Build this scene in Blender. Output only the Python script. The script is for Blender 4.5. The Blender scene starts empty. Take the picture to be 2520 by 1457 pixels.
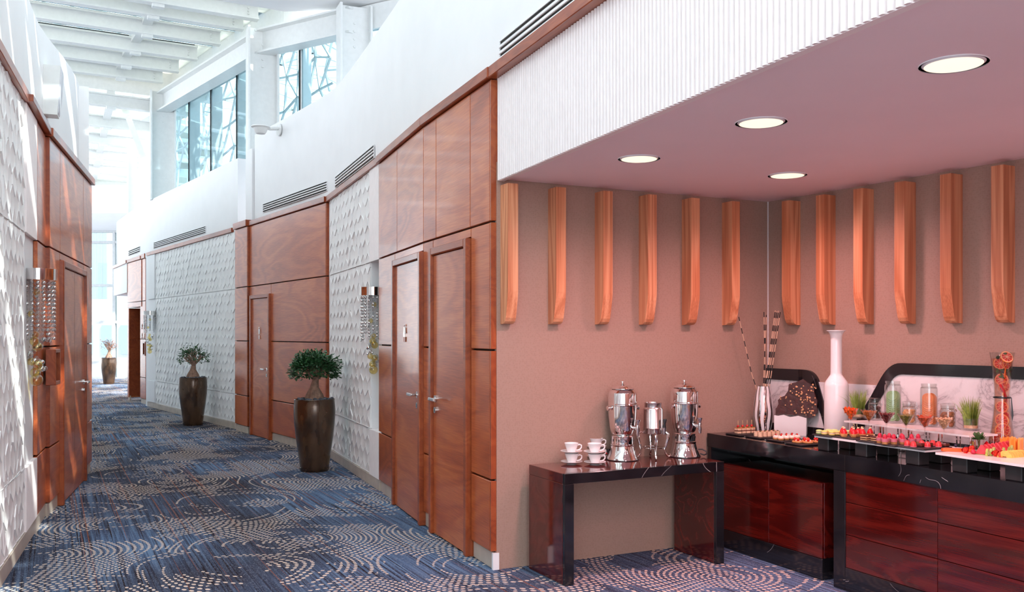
import bpy, bmesh, math, random
from mathutils import Vector, Matrix
random.seed(7)
sc = bpy.context.scene
COL = sc.collection
PI = math.pi

# ------------------------------------------------------------------ camera
FPX, CU, HV, EYE = 2250.0, 1260.0, 823.0, 1.5
cd = bpy.data.cameras.new('camera'); cam = bpy.data.objects.new('camera', cd); COL.objects.link(cam)
cam.location = (0, 0, EYE); cam.rotation_euler = (PI/2, 0, 0)
cd.sensor_width = 36; cd.lens = 36*FPX/2520; cd.shift_y = (HV-728.5)/2520
cd.clip_start = 0.05; cd.clip_end = 400
sc.camera = cam

# ------------------------------------------------------------------ world, sun, exposure
SKY = (0.85, 0.93, 1.0); SKY_STRENGTH = 3.6
w = bpy.data.worlds.new('World'); sc.world = w; w.use_nodes = True
bgn = w.node_tree.nodes['Background']; bgn.inputs[0].default_value = (*SKY, 1); bgn.inputs[1].default_value = SKY_STRENGTH
sd = bpy.data.lights.new('sun', 'SUN'); so = bpy.data.objects.new('sun', sd); COL.objects.link(so)
sd.energy = 7.0; sd.angle = math.radians(0.6); sd.color = (1.0, 0.95, 0.86)
TO_SUN = Vector((0.70, -0.42, 0.78)).normalized()
so.rotation_euler = TO_SUN.to_track_quat('Z', 'Y').to_euler()
so.location = TO_SUN*30
vs = sc.view_settings
vs.view_transform = 'Standard'; vs.look = 'None'; vs.exposure = 0.50; vs.gamma = 1.0; vs.use_curve_mapping = False
sc.cycles.use_denoising = True
sc.cycles.max_bounces = 10; sc.cycles.diffuse_bounces = 5; sc.cycles.glossy_bounces = 4
sc.cycles.transmission_bounces = 6; sc.cycles.transparent_max_bounces = 24
sc.cycles.caustics_reflective = False; sc.cycles.caustics_refractive = False
sc.cycles.sample_clamp_indirect = 6.0

# ------------------------------------------------------------------ pixel geometry
def at(u, v, Y): return Vector(((u-CU)/FPX*Y, Y, EYE+(HV-v)/FPX*Y))
def onz(u, v, z):
    Y = FPX*(EYE-z)/(v-HV)
    return Vector(((u-CU)/FPX*Y, Y, z))
class Frame:
    """vertical plane through A and B; x runs A to B, y towards the room, z up"""
    def __init__(s, A, B):
        s.A = Vector((A[0], A[1])); d = Vector((B[0], B[1]))-s.A; s.L = d.length; s.d = d.normalized()
        s.n = Vector((-s.d.y, s.d.x)); s.rz = math.atan2(s.d.y, s.d.x); s.loc = (A[0], A[1], 0)
    def hit(s, u, off=0.0):
        r = Vector(((u-CU)/FPX, 1.0)); Q = s.A+s.n*off
        det = -r.x*s.d.y+r.y*s.d.x
        Y = (-Q.x*s.d.y+Q.y*s.d.x)/det
        P = r*Y
        return (P-Q).dot(s.d), Y
    def s(s_, u, off=0.0): return s_.hit(u, off)[0]
    def z(s, u, v, off=0.0): return EYE+(HV-v)/FPX*s.hit(u, off)[1]
    def w(s, x, y, z): p = s.A+s.d*x+s.n*y; return Vector((p.x, p.y, z))

# ------------------------------------------------------------------ materials
MATS = {}
class NT:
    def __init__(s, name):
        s.m = bpy.data.materials.new(name); s.m.use_nodes = True; s.t = s.m.node_tree
        s.b = s.t.nodes['Principled BSDF']; s.out = s.t.nodes['Material Output']; MATS[name] = s.m
    def n(s, typ, **kw):
        o = s.t.nodes.new('ShaderNode'+typ)
        for k, v in kw.items(): setattr(o, k, v)
        return o
    def l(s, a, b): s.t.links.new(a, b)
    def val(s, sock, v):
        if hasattr(v, 'bl_idname') or hasattr(v, 'is_linked'): s.l(v, sock)
        else: sock.default_value = v
    def math(s, op, a, b=None, c=None, clamp=False):
        o = s.n('Math', operation=op); o.use_clamp = clamp
        s.val(o.inputs[0], a)
        if b is not None: s.val(o.inputs[1], b)
        if c is not None: s.val(o.inputs[2], c)
        return o.outputs[0]
    def vmath(s, op, a, b=None):
        o = s.n('VectorMath', operation=op); s.val(o.inputs[0], a)
        if b is not None: s.val(o.inputs[1], b)
        return o.outputs['Value'] if op in ('LENGTH', 'DOT_PRODUCT', 'DISTANCE') else o.outputs[0]
    def coord(s, scale=(1, 1, 1), kind='Object', rnd=False, rot=(0, 0, 0)):
        tc = s.n('TexCoord'); v = tc.outputs[kind]
        if rnd:
            oi = s.n('ObjectInfo'); cm = s.n('CombineXYZ')
            s.l(s.math('MULTIPLY', oi.outputs['Random'], 37.0), cm.inputs[0])
            s.l(s.math('MULTIPLY', oi.outputs['Random'], 91.0), cm.inputs[1])
            s.l(s.math('MULTIPLY', oi.outputs['Random'], 53.0), cm.inputs[2])
            v = s.vmath('ADD', v, cm.outputs[0])
        mp = s.n('Mapping'); mp.inputs['Scale'].default_value = scale; mp.inputs['Rotation'].default_value = rot
        s.l(v, mp.inputs[0]); return mp.outputs[0]
    def noise(s, vec, scale=5, detail=3, rough=.5, dist=0.0):
        o = s.n('TexNoise'); s.l(vec, o.inputs['Vector']); o.inputs['Scale'].default_value = scale
        o.inputs['Detail'].default_value = detail; o.inputs['Roughness'].default_value = rough
        o.inputs['Distortion'].default_value = dist
        return o.outputs[0]
    def ramp(s, fac, stops, interp='LINEAR'):
        o = s.n('ValToRGB'); s.l(fac, o.inputs[0]); e = o.color_ramp.elements; o.color_ramp.interpolation = interp
        while len(e) < len(stops): e.new(0.5)
        for i, (p, c) in enumerate(stops): e[i].position = p; e[i].color = (*c, 1) if len(c) == 3 else c
        return o.outputs[0]
    def mix(s, fac, a, b, blend='MIX'):
        o = s.n('Mix', data_type='RGBA', blend_type=blend)
        s.val(o.inputs[0], fac)
        for k, v in ((6, a), (7, b)):
            if isinstance(v, tuple): o.inputs[k].default_value = (*v, 1) if len(v) == 3 else v
            else: s.l(v, o.inputs[k])
        return o.outputs[2]
    def bump(s, h, strength=.2, dist=.01):
        o = s.n('Bump'); o.inputs['Strength'].default_value = strength; o.inputs['Distance'].default_value = dist
        s.l(h, o.inputs['Height']); s.l(o.outputs[0], s.b.inputs['Normal'])
    def color(s, c):
        if isinstance(c, tuple): s.b.inputs['Base Color'].default_value = (*c, 1)
        else: s.l(c, s.b.inputs['Base Color'])
    def set(s, **kw):
        for k, v in kw.items(): s.b.inputs[k.replace('_', ' ')].default_value = v
        return s.m
def sr(r, g, b):
    f = lambda c: (c/255/12.92) if c/255 <= .04045 else ((c/255+.055)/1.055)**2.4
    return (f(r), f(g), f(b))
def plain(name, c, rough=.5, metal=0.0, var=.06, scale=14, bump=0.0, **kw):
    t = NT(name); v = t.coord(rnd=True); n = t.noise(v, scale, 3)
    a = tuple(max(0, x*(1-var*1.6)) for x in c); b = tuple(min(1, x*(1+var)) for x in c)
    t.color(t.ramp(n, [(.3, a), (.7, b)])); t.set(Roughness=rough, Metallic=metal)
    if bump: t.bump(n, bump, .01)
    t.set(**kw); return t.m
def wood(name, dark, mid, light, grain=(1.2, 6, 9), rough=.25, coat=.4, fig=3.0, rnd=True, spec=.5, figw=.2, finew=.45, vert=False):
    t = NT(name); v = t.coord(grain, rnd=rnd)
    big = t.noise(v, .7, 2, .45, .6)
    fig_ = t.math('ADD', t.math('MULTIPLY', t.math('SINE', t.math('MULTIPLY', big, fig*22)), .5), .5)
    fine = t.noise(t.coord((grain[0]*11, grain[1]*11, grain[2]*2.0) if vert else (grain[0]*2.2, grain[1]*16, grain[2]*16), rnd=rnd), 3.0, 3, .55, .1)
    tone = t.noise(t.coord((grain[0]*.6, grain[1]*.5, grain[2]*.5), rnd=rnd), 1.2, 2)
    f = t.math('ADD', t.math('ADD', t.math('MULTIPLY', fig_, figw), t.math('MULTIPLY', fine, finew)), t.math('MULTIPLY', tone, 1-figw-finew))
    c = t.ramp(f, [(.30, dark), (.5, mid), (.70, light)])
    t.color(c); t.set(Roughness=rough, Coat_Weight=coat, Coat_Roughness=.08, Specular_IOR_Level=spec)
    return t.m
def glassy(name, tint=(1, 1, 1), refl=1.0, rough=0.0):
    t = NT(name); tr = t.n('BsdfTransparent'); tr.inputs[0].default_value = (*tint, 1)
    gl = t.n('BsdfGlossy'); gl.inputs['Roughness'].default_value = rough
    lw = t.n('LayerWeight'); lw.inputs[0].default_value = .5
    mx = t.n('MixShader'); nz = t.noise(t.coord(), 3, 1)
    edge = t.math('ADD', t.math('MULTIPLY', t.math('POWER', lw.outputs['Facing'], 3.5), .75), .06)
    fac = t.math('MULTIPLY', edge, t.math('ADD', t.math('MULTIPLY', nz, .1*refl), .95*refl), clamp=True)
    t.l(fac, mx.inputs[0]); t.l(tr.outputs[0], mx.inputs[1]); t.l(gl.outputs[0], mx.inputs[2])
    t.l(mx.outputs[0], t.out.inputs[0]); return t.m
def emit(name, c, s):
    t = NT(name); n = t.noise(t.coord(), 4, 2)
    t.color(c); t.l(t.ramp(n, [(0, tuple(x*.92 for x in c)), (1, c)]), t.b.inputs['Emission Color'])
    t.set(Emission_Strength=s); return t.m

M = {}
M['white'] = plain('white_paint', (.86, .86, .87), .6, var=.012, scale=3)
M['steel_white'] = plain('white_painted_steel', (.80, .81, .80), .4, var=.02)
M['relief'] = plain('white_gypsum', (.90, .89, .88), .55, var=.02)
M['flute'] = plain('white_lacquer_pink_wash', (.90, .83, .82), .4, var=.02)  # pink wash of light on the white fascia put into the colour
M['mahogany'] = wood('mahogany_veneer', sr(146, 62, 28), sr(182, 88, 42), sr(206, 116, 62), (.8, 3.0, 3.0), .3, .28, 2.6, figw=.13)
M['mahogany_dark'] = wood('mahogany_edge', sr(116, 48, 24), sr(152, 70, 36), sr(174, 90, 48), (1.4, 6, 6), .32, .2, 2.4, figw=.12)
M['red_wood'] = wood('red_lacquered_wood', sr(56, 10, 9), sr(78, 15, 12), sr(100, 24, 17), (.9, 5, 5), .12, .6, 2.6, figw=.24)
M['oak'] = wood('orange_oak', sr(186, 112, 76), sr(214, 142, 102), sr(230, 168, 128), (7, 7, .4), .4, .1, 2.6, figw=.25, finew=.5, vert=True)
M['joint'] = plain('dark_joint', (.02, .015, .012), .7)
M['stone'] = plain('beige_stone', sr(196, 182, 168), .35, var=.08, scale=9)
M['chrome'] = plain('chrome', (.82, .80, .79), .06, 1.0, var=.02)
M['satin_steel'] = plain('satin_steel', (.72, .70, .69), .22, 1.0, var=.03)
M['black_plastic'] = plain('black_plastic', (.012, .012, .014), .35)
M['slate'] = plain('black_slate', (.018, .017, .019), .55, var=.3, bump=.1)
M['porcelain'] = plain('white_porcelain', (.82, .80, .80), .15, var=.01)
M['white_board'] = plain('white_marble_board', (.82, .78, .78), .2, var=.03, scale=5)
M['glass'] = glassy('clear_glass', (.94, .95, .94))
M['pane'] = glassy('window_pane', (.90, .96, .98), .8)
M['solar'] = glassy('solar_control_pane', (.60, .72, .76), .5)
M['roof_pane'] = glassy('tinted_roof_pane', (.30, .36, .385), .4)
M['end_pane'] = glassy('tinted_end_pane', (.56, .61, .62), .5)
M['gold_glass'] = glassy('amber_glass', (.97, .88, .58), 1.5)
M['bead_glass'] = glassy('bead_glass', (.86, .87, .88), 2.2)
M['gap'] = plain('vent_dark', (.01, .008, .008), .8)
M['leaf'] = plain('ficus_leaf', sr(50, 92, 54), .35, var=.5, scale=30)
M['leaf_warm'] = plain('dry_leaf', sr(150, 96, 88), .5, var=.3, scale=30)
M['bark'] = plain('ficus_bark', sr(150, 118, 100), .8, var=.25, scale=22, bump=.4)
M['pebble'] = plain('grey_pebble', (.10, .11, .14), .5, var=.4)
M['soil'] = plain('soil', (.05, .04, .035), .9, var=.3)
t = NT('fritted_glass'); tl = t.n('BsdfTranslucent'); df = t.n('BsdfDiffuse'); mx = t.n('MixShader'); mx.inputs[0].default_value = .45
t.l(t.ramp(t.noise(t.coord(), 5, 2), [(.3, (.72, .705, .65)), (.7, (.78, .765, .71))]), tl.inputs[0]); df.inputs[0].default_value = (.7, .69, .66, 1)
t.l(tl.outputs[0], mx.inputs[1]); t.l(df.outputs[0], mx.inputs[2]); t.l(mx.outputs[0], t.out.inputs[0]); M['frit'] = t.m
M['mullion_grey'] = plain('grey_mullion', (.42, .43, .44), .4)
M['grille'] = plain('speaker_grille', (.66, .67, .72), .6)

t = NT('bronze_glaze'); v = t.coord((1, 1, .5)); n = t.noise(v, 9, 4)
t.color(t.ramp(n, [(.25, sr(52, 36, 26)), (.6, sr(96, 70, 50)), (.85, sr(122, 90, 66))]))
t.set(Roughness=.25, Metallic=.55, Coat_Weight=.5, Coat_Roughness=.12); t.bump(t.noise(t.coord((1, 1, 6)), 6, 2), .06, .01); M['bronze'] = t.m

t = NT('black_marble'); v = t.coord(rnd=True)
n1 = t.noise(v, 1.9, 2, .5, .9)
vein = t.math('LESS_THAN', t.math('ABSOLUTE', t.math('SUBTRACT', n1, .5)), .0011)
mask = t.math('GREATER_THAN', t.noise(v, 2.5, 2), .56)
t.color(t.mix(t.math('MULTIPLY', vein, mask), t.ramp(t.noise(v, 6, 3), [(.3, (.006, .006, .008)), (.8, (.02, .02, .024))]), (.45, .42, .42)))
t.set(Roughness=.1, Specular_IOR_Level=.6); M['black_marble'] = t.m

t = NT('white_marble'); v = t.coord((1, 1, 1))
n1 = t.noise(v, 2.2, 7, .62, 1.2); d = t.math('ABSOLUTE', t.math('SUBTRACT', n1, .5))
t.color(t.ramp(d, [(0, (.42, .40, .42)), (.012, (.66, .64, .65)), (.06, (.80, .78, .79)), (.2, (.84, .82, .83))]))
t.set(Roughness=.12); M['white_marble'] = t.m

t = NT('taupe_wallcovering'); v = t.coord((1, 1, 1))
vo = t.n('TexVoronoi'); vo.inputs['Scale'].default_value = 75; vo.inputs['Randomness'].default_value = .6; t.l(v, vo.inputs['Vector'])
t.color(t.mix(t.ramp(vo.outputs['Distance'], [(.1, (0, 0, 0)), (.6, (1, 1, 1))]), sr(160, 131, 117), sr(168, 139, 125)))
t.set(Roughness=.55); t.bump(vo.outputs['Distance'], .22, .003); M['wallcover'] = t.m
M['reddened'] = plain('white_ceiling_red_bounce', sr(244, 226, 230), .6, var=.012, scale=2)  # white ceiling with reddish bounce light put into its colour

# carpet: woven stripes along the corridor with arcs of cream dots
t = NT('patterned_carpet'); tc = t.n('TexCoord'); pos = tc.outputs['Object']
mp = t.n('Mapping'); mp.inputs['Rotation'].default_value = (0, 0, -math.atan2(.452, .892)); t.l(pos, mp.inputs[0]); pr = mp.outputs[0]
def scaled(v, s_):
    m_ = t.n('Mapping'); m_.inputs['Scale'].default_value = s_; t.l(v, m_.inputs[0]); return m_.outputs[0]
st1 = t.noise(scaled(pr, (50, .7, 1)), 1.0, 3, .6)
st2 = t.noise(scaled(pr, (75, .6, 1)), 1.0, 1, .5)
st3 = t.noise(scaled(pr, (48, .16, 1)), 1.0, 1, .5)
zone = t.ramp(t.noise(scaled(pr, (.55, .4, 1)), 1.0, 2), [(.40, (0, 0, 0)), (.60, (1, 1, 1))])
blue = t.ramp(st1, [(.36, sr(56, 60, 78)), (.48, sr(76, 96, 126)), (.62, sr(102, 130, 162))])
navy = t.ramp(st1, [(.34, sr(42, 42, 54)), (.55, sr(58, 60, 74)), (.72, sr(72, 77, 96))])
base = t.mix(zone, navy, blue)
base = t.mix(t.math('GREATER_THAN', st2, .64), base, sr(38, 32, 40))
base = t.mix(t.math('MULTIPLY', t.math('GREATER_THAN', st3, .665), .75), base, sr(138, 84, 60))
fl = t.n('TexWhiteNoise'); t.l(t.vmath('FLOOR', scaled(pr, (170, 170, 0))), fl.inputs['Vector'])
base = t.mix(t.math('MULTIPLY', t.math('GREATER_THAN', fl.outputs['Value'], .9), .28), base, sr(170, 180, 196))
vo = t.n('TexVoronoi', voronoi_dimensions='2D'); vo.inputs['Scale'].default_value = .95; vo.inputs['Randomness'].default_value = .8; wnz = t.n('TexNoise'); wnz.inputs['Scale'].default_value = .9; wnz.inputs['Detail'].default_value = 1; t.l(pr, wnz.inputs['Vector'])
wrp = t.vmath('MULTIPLY', t.vmath('SUBTRACT', wnz.outputs['Color'], (.5, .5, .5)), (.45, .45, 0)); pw = t.vmath('ADD', pr, wrp)
t.l(pw, vo.inputs['Vector'])
rel = t.vmath('SUBTRACT', pw, vo.outputs['Position'])
sx = t.n('SeparateXYZ'); t.l(rel, sx.inputs[0])
rad = t.math('SQRT', t.math('ADD', t.math('POWER', sx.outputs[0], 2.0), t.math('POWER', sx.outputs[1], 2.0)))
ang = t.math('ADD', t.math('DIVIDE', t.math('ARCTAN2', sx.outputs[1], sx.outputs[0]), 2*PI), .5)
PIT = .041
ring = t.math('FLOOR', t.math('DIVIDE', rad, PIT)); rr = t.math('MULTIPLY', t.math('ADD', ring, .5), PIT)
cnt = t.math('MAXIMUM', t.math('FLOOR', t.math('MULTIPLY', rr, 2*PI/.044)), 1.0)
aw = t.math('MULTIPLY', ang, cnt)
da = t.math('MULTIPLY', t.math('DIVIDE', t.math('SUBTRACT', t.math('FRACT', aw), .5), cnt), t.math('MULTIPLY', rr, 2*PI))
dr = t.math('SUBTRACT', rad, rr)
dd = t.math('SQRT', t.math('ADD', t.math('POWER', t.math('MULTIPLY', da, .8), 2.0), t.math('POWER', t.math('MULTIPLY', dr, 1.1), 2.0)))
dot = t.math('LESS_THAN', dd, .0115)
wn = t.n('TexWhiteNoise', noise_dimensions='2D'); cb = t.n('CombineXYZ'); t.l(t.math('ADD', ring, t.math('MULTIPLY', t.math('FLOOR', t.math('MULTIPLY', ang, 5.0)), 31.0)), cb.inputs[0])
cs = t.n('SeparateXYZ'); t.l(vo.outputs['Color'], cs.inputs[0]); t.l(t.math('MULTIPLY', cs.outputs[0], 97.0), cb.inputs[1]); t.l(cb.outputs[0], wn.inputs['Vector'])
dens = t.ramp(t.noise(scaled(pr, (1.5, 1.2, 1)), 1.0, 2, .5, .5), [(.38, (.10, .10, .10)), (.48, (.34, .34, .34)), (.57, (1, 1, 1))])
show = t.math('MULTIPLY', dot, t.math('LESS_THAN', wn.outputs['Value'], dens))
t.color(t.mix(show, base, sr(214, 196, 180))); t.set(Roughness=.95, Specular_IOR_Level=.1)
t.bump(t.noise(scaled(pr, (260, 260, 1)), 1, 2), .25, .004); M['carpet'] = t.m

# ------------------------------------------------------------------ mesh helpers
class MB:
    def __init__(s): s.v = []; s.f = []; s.mi = []; s.cur = 0
    def add(s, vs, fs):
        o = len(s.v); s.v += [tuple(x) for x in vs]; s.f += [tuple(i+o for i in f) for f in fs]; s.mi += [s.cur]*len(fs); return s
    def box(s, x0, x1, y0, y1, z0, z1):
        return s.add([(x0, y0, z0), (x1, y0, z0), (x1, y1, z0), (x0, y1, z0), (x0, y0, z1), (x1, y0, z1), (x1, y1, z1), (x0, y1, z1)],
                     [(0, 3, 2, 1), (4, 5, 6, 7), (0, 1, 5, 4), (1, 2, 6, 5), (2, 3, 7, 6), (3, 0, 4, 7)])
    def cbox(s, x0, x1, y0, y1, z0, z1, c=.003):
        X = (x0, x1); Y = (y0, y1); Z = (z0, z1); c = min(c, (x1-x0)*.45, (y1-y0)*.45, (z1-z0)*.45)
        vs = []; idx = {}
        for i in (0, 1):
            for j in (0, 1):
                for k in (0, 1):
                    sx_, sy_, sz_ = (1-2*i)*c, (1-2*j)*c, (1-2*k)*c
                    for a in range(3):
                        p = [X[i]+sx_, Y[j]+sy_, Z[k]+sz_]; p[a] = (X[i], Y[j], Z[k])[a]
                        idx[i, j, k, a] = len(vs); vs.append(tuple(p))
        g = lambda i, j, k, a: idx[i, j, k, a]
        fs = []
        fs += [(g(0,0,0,0), g(0,0,1,0), g(0,1,1,0), g(0,1,0,0)), (g(1,0,0,0), g(1,1,0,0), g(1,1,1,0), g(1,0,1,0)),
               (g(0,0,0,1), g(1,0,0,1), g(1,0,1,1), g(0,0,1,1)), (g(0,1,0,1), g(0,1,1,1), g(1,1,1,1), g(1,1,0,1)),
               (g(0,0,0,2), g(0,1,0,2), g(1,1,0,2), g(1,0,0,2)), (g(0,0,1,2), g(1,0,1,2), g(1,1,1,2), g(0,1,1,2))]
        for i in (0, 1):
            for j in (0, 1):
                fs.append((g(i,j,0,0), g(i,j,1,0), g(i,j,1,1), g(i,j,0,1)))
                fs.append((g(i,0,j,0), g(i,1,j,0), g(i,1,j,2), g(i,0,j,2)))
                fs.append((g(0,i,j,1), g(1,i,j,1), g(1,i,j,2), g(0,i,j,2)))
                for k in (0, 1): fs.append((g(i,j,k,0), g(i,j,k,1), g(i,j,k,2)))
        return s.add(vs, fs)
    def lathe(s, prof, seg=24, c=(0, 0, 0), a0=0, a1=2*PI, fn=None):
        n = len(prof); full = abs(a1-a0-2*PI) < 1e-6; m = seg if full else seg+1; vs = []
        for i in range(m):
            a = a0+(a1-a0)*i/seg
            for r, z in prof:
                if fn: r = fn(r, z, a)
                vs.append((c[0]+r*math.cos(a), c[1]+r*math.sin(a), c[2]+z))
        fs = []
        for i in range(seg):
            i2 = (i+1) % m
            for j in range(n-1): fs.append((i*n+j, i2*n+j, i2*n+j+1, i*n+j+1))
        return s.add(vs, fs)
    def tube(s, pts, r, seg=8, cap=True):
        pts = [Vector(p) for p in pts]; n = len(pts); rs = r if isinstance(r, (list, tuple)) else [r]*n; vs = []; prev = None
        for i, p in enumerate(pts):
            d = (pts[min(i+1, n-1)]-pts[max(i-1, 0)]).normalized()
            a = prev if prev is not None else Vector((0, 0, 1)) if abs(d.z) < .9 else Vector((1, 0, 0))
            x = (a-d*a.dot(d)).normalized(); prev = x; y = d.cross(x)
            for k in range(seg):
                t_ = 2*PI*k/seg; vs.append(p+(x*math.cos(t_)+y*math.sin(t_))*rs[i])
        fs = []
        for i in range(n-1):
            for k in range(seg): k2 = (k+1) % seg; fs.append((i*seg+k, i*seg+k2, (i+1)*seg+k2, (i+1)*seg+k))
        if cap: fs += [tuple(range(seg-1, -1, -1)), tuple((n-1)*seg+k for k in range(seg))]
        return s.add(vs, fs)
    def cyl(s, p, r, h, seg=16, r2=None):
        x, y, z = p; return s.tube([(x, y, z), (x, y, z+h)], [r, r if r2 is None else r2], seg)
    def prism(s, poly, y0, y1, axis='y'):
        n = len(poly)
        mk = {'y': lambda a, b, c: (a, c, b), 'z': lambda a, b, c: (a, b, c), 'x': lambda a, b, c: (c, a, b)}[axis]
        vs = [mk(a, b, y0) for a, b in poly]+[mk(a, b, y1) for a, b in poly]
        fs = [tuple(range(n)), tuple(range(2*n-1, n-1, -1))]+[(i, i+n, (i+1) % n+n, (i+1) % n) for i in range(n)]
        return s.add(vs, fs)
    def ball(s, c, r, seg=12, rings=8, sc_=(1, 1, 1)):
        vs = [(c[0], c[1], c[2]-r*sc_[2])]
        for i in range(1, rings):
            a = -PI/2+PI*i/rings
            for k in range(seg):
                b = 2*PI*k/seg; vs.append((c[0]+r*sc_[0]*math.cos(a)*math.cos(b), c[1]+r*sc_[1]*math.cos(a)*math.sin(b), c[2]+r*sc_[2]*math.sin(a)))
        vs.append((c[0], c[1], c[2]+r*sc_[2])); fs = []
        for k in range(seg): fs.append((0, 1+(k+1) % seg, 1+k))
        for i in range(rings-2):
            for k in range(seg): fs.append((1+i*seg+k, 1+i*seg+(k+1) % seg, 1+(i+1)*seg+(k+1) % seg, 1+(i+1)*seg+k))
        L = len(vs)-1
        for k in range(seg): fs.append((L, 1+(rings-2)*seg+k, 1+(rings-2)*seg+(k+1) % seg))
        return s.add(vs, fs)
    def beam(s, a, b, wd, ht, up=(0, 0, 1)):
        a = Vector(a); b = Vector(b); d = (b-a).normalized(); u_ = Vector(up); x = d.cross(u_).normalized()*wd/2; y = x.cross(d).normalized()*ht/2
        vs = [a-x-y, a+x-y, a+x+y, a-x+y, b-x-y, b+x-y, b+x+y, b-x+y]
        return s.add(vs, [(0, 3, 2, 1), (4, 5, 6, 7), (0, 1, 5, 4), (1, 2, 6, 5), (2, 3, 7, 6), (3, 0, 4, 7)])
    def mesh(s, name, mats, smooth=True, ang=35):
        me = bpy.data.meshes.new(name); me.from_pydata(s.v, [], s.f)
        for m in (mats if isinstance(mats, (list, tuple)) else [mats]): me.materials.append(M[m] if isinstance(m, str) else m)
        bm = bmesh.new(); bm.from_mesh(me); bmesh.ops.recalc_face_normals(bm, faces=bm.faces); bm.to_mesh(me); bm.free()
        if any(s.mi): me.polygons.foreach_set('material_index', s.mi)
        if smooth:
            me.shade_smooth(); me.set_sharp_from_angle(angle=math.radians(ang))
        return me
def link(name, data, parent=None, loc=(0, 0, 0), rz=0, rot=None):
    o = bpy.data.objects.new(name, data); COL.objects.link(o); o.location = loc
    o.rotation_euler = rot if rot else (0, 0, rz)
    if parent: o.parent = parent
    return o
def part(name, mb, mat, parent=None, loc=(0, 0, 0), rz=0, rot=None, smooth=True, ang=35, label=None, kind=None):
    o = link(name, mb.mesh(name, mat, smooth, ang), parent, loc, rz, rot)
    if label: o['label'] = label
    if kind: o['kind'] = kind
    return o
def struct(name, mb, mat, loc=(0, 0, 0), rz=0, label=None, cat=None, smooth=False):
    o = part(name, mb, mat, None, loc, rz, smooth=smooth); o['kind'] = 'structure'
    if label: o['label'] = label
    if cat: o['category'] = cat
    return o
def tag(o, label, cat, group=None, kind=None):
    o['label'] = label; o['category'] = cat
    if group: o['group'] = group
    if kind: o['kind'] = kind
    return o
def thing(name, label, cat, loc=(0, 0, 0), rz=0, group=None, kind=None):
    return tag(link(name, None, None, loc, rz), label, cat, group, kind)
def single(name, mb, mat, label, cat, loc=(0, 0, 0), rz=0, group=None, smooth=True, rot=None, kind=None):
    return tag(part(name, mb, mat, None, loc, rz, rot, smooth), label, cat, group, kind)
def dup(root, loc, rz=None, label=None, group=None, parent=None):
    r = root.copy(); COL.objects.link(r); r.location = loc
    if rz is not None: r.rotation_euler = (0, 0, rz)
    if label: r['label'] = label
    if group: r['group'] = group
    for ch in root.children:
        c = ch.copy(); COL.objects.link(c); c.parent = r
        for g in ch.children: d_ = g.copy(); COL.objects.link(d_); d_.parent = c
    return r

# ================================================================== THE SETTING
E = (-.098, 5.83); C = (1.907, 6.81); D = (2.87, 5.13)
BW = Frame(C, E); RW = Frame(D, C)
FD = Vector((.375, -.927)).normalized()
FN = (E[0]+FD.x*6.6, E[1]+FD.y*6.6)
FS = Frame(FN, E)
R0 = (-.143, 5.84); R1 = (-.694, 7.163); R2 = (-1.273, 8.733); R3 = (-2.263, 11.217); R3w = (-2.30, 11.28)
R4 = (-3.918, 13.71); R5 = (-4.405, 14.49); R6 = (-7.60, 19.03); R7 = (-8.80, 20.9); R8 = (-9.92, 22.77)
RA, RB, RC, RD, RE = Frame(R0, R1), Frame(R1, R2), Frame(R2, R3), Frame(R3w, R4), Frame(R5, R6)
LT = Frame((-3.872, 7.62), (-.94, .02)); LB = Frame((-4.59, 9.99), (-3.81, 7.54))
ROWS = [.11, .57, 1.40, 2.22, 3.13]

floor = struct('floor', MB().add([(-24, -9, 0), (9, -9, 0), (9, 31, 0), (-24, 31, 0)], [(0, 1, 2, 3)]), 'carpet', label='blue corridor carpet with cream dotted arcs and rust stripes', cat='carpet')

def backing(name, fr, mat, s0=0, s1=None, z1=3.2, y0=-.2, y1=-.03, z0=0):
    return struct(name, MB().box(s0, fr.L if s1 is None else s1, y0, y1, z0, z1), mat, fr.loc, fr.rz)
def wpanel(par, s0, s1, z0, z1, y0=-.03, y1=0.0, mat='mahogany', g=.004, name='wood_panel'):
    return part(name, MB().cbox(s0+g, s1-g, y0, y1, z0+g*1.6, z1-g*1.6, .003), mat, par, smooth=False)
def wpanels(par, s0, s1, rows=ROWS, **k):
    for a, b in zip(rows, rows[1:]): wpanel(par, s0, s1, a, b, **k)

# right corridor wall, wooden block with two doors
wa = backing('wall_right', RA, 'joint', 0.0, y0=-.05)
wb = backing('wall_right', RB, 'joint', y0=-.3)
sa = lambda u: RA.s(u); sb = lambda u: RB.s(u)
for a, b in ((0, sa(1157)), (sa(1157), sa(1073)), (sa(1073), RA.L)): wpanel(wa, a, b, 2.22, 3.13)
for a, b in ((0, sb(977)), (sb(977), RB.L)): wpanel(wb, a, b, 2.22, 3.13)
wpanels(wa, 0, sa(1159), ROWS[:4]); wpanels(wa, sa(1066), RA.L, ROWS[:4]); wpanels(wb, sb(972), RB.L, ROWS[:4])
wpanel(wa, sa(1159), sa(1066), 2.15, 2.22); wpanel(wb, 0, sb(972), 2.15, 2.22)
for a, b in zip(ROWS, ROWS[1:]):   # end return towards the alcove
    part('wood_panel', MB().cbox(-.022, 0, -.052, 0, a+.006, b-.006, .003), 'mahogany_dark', wa, smooth=False)

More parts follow.
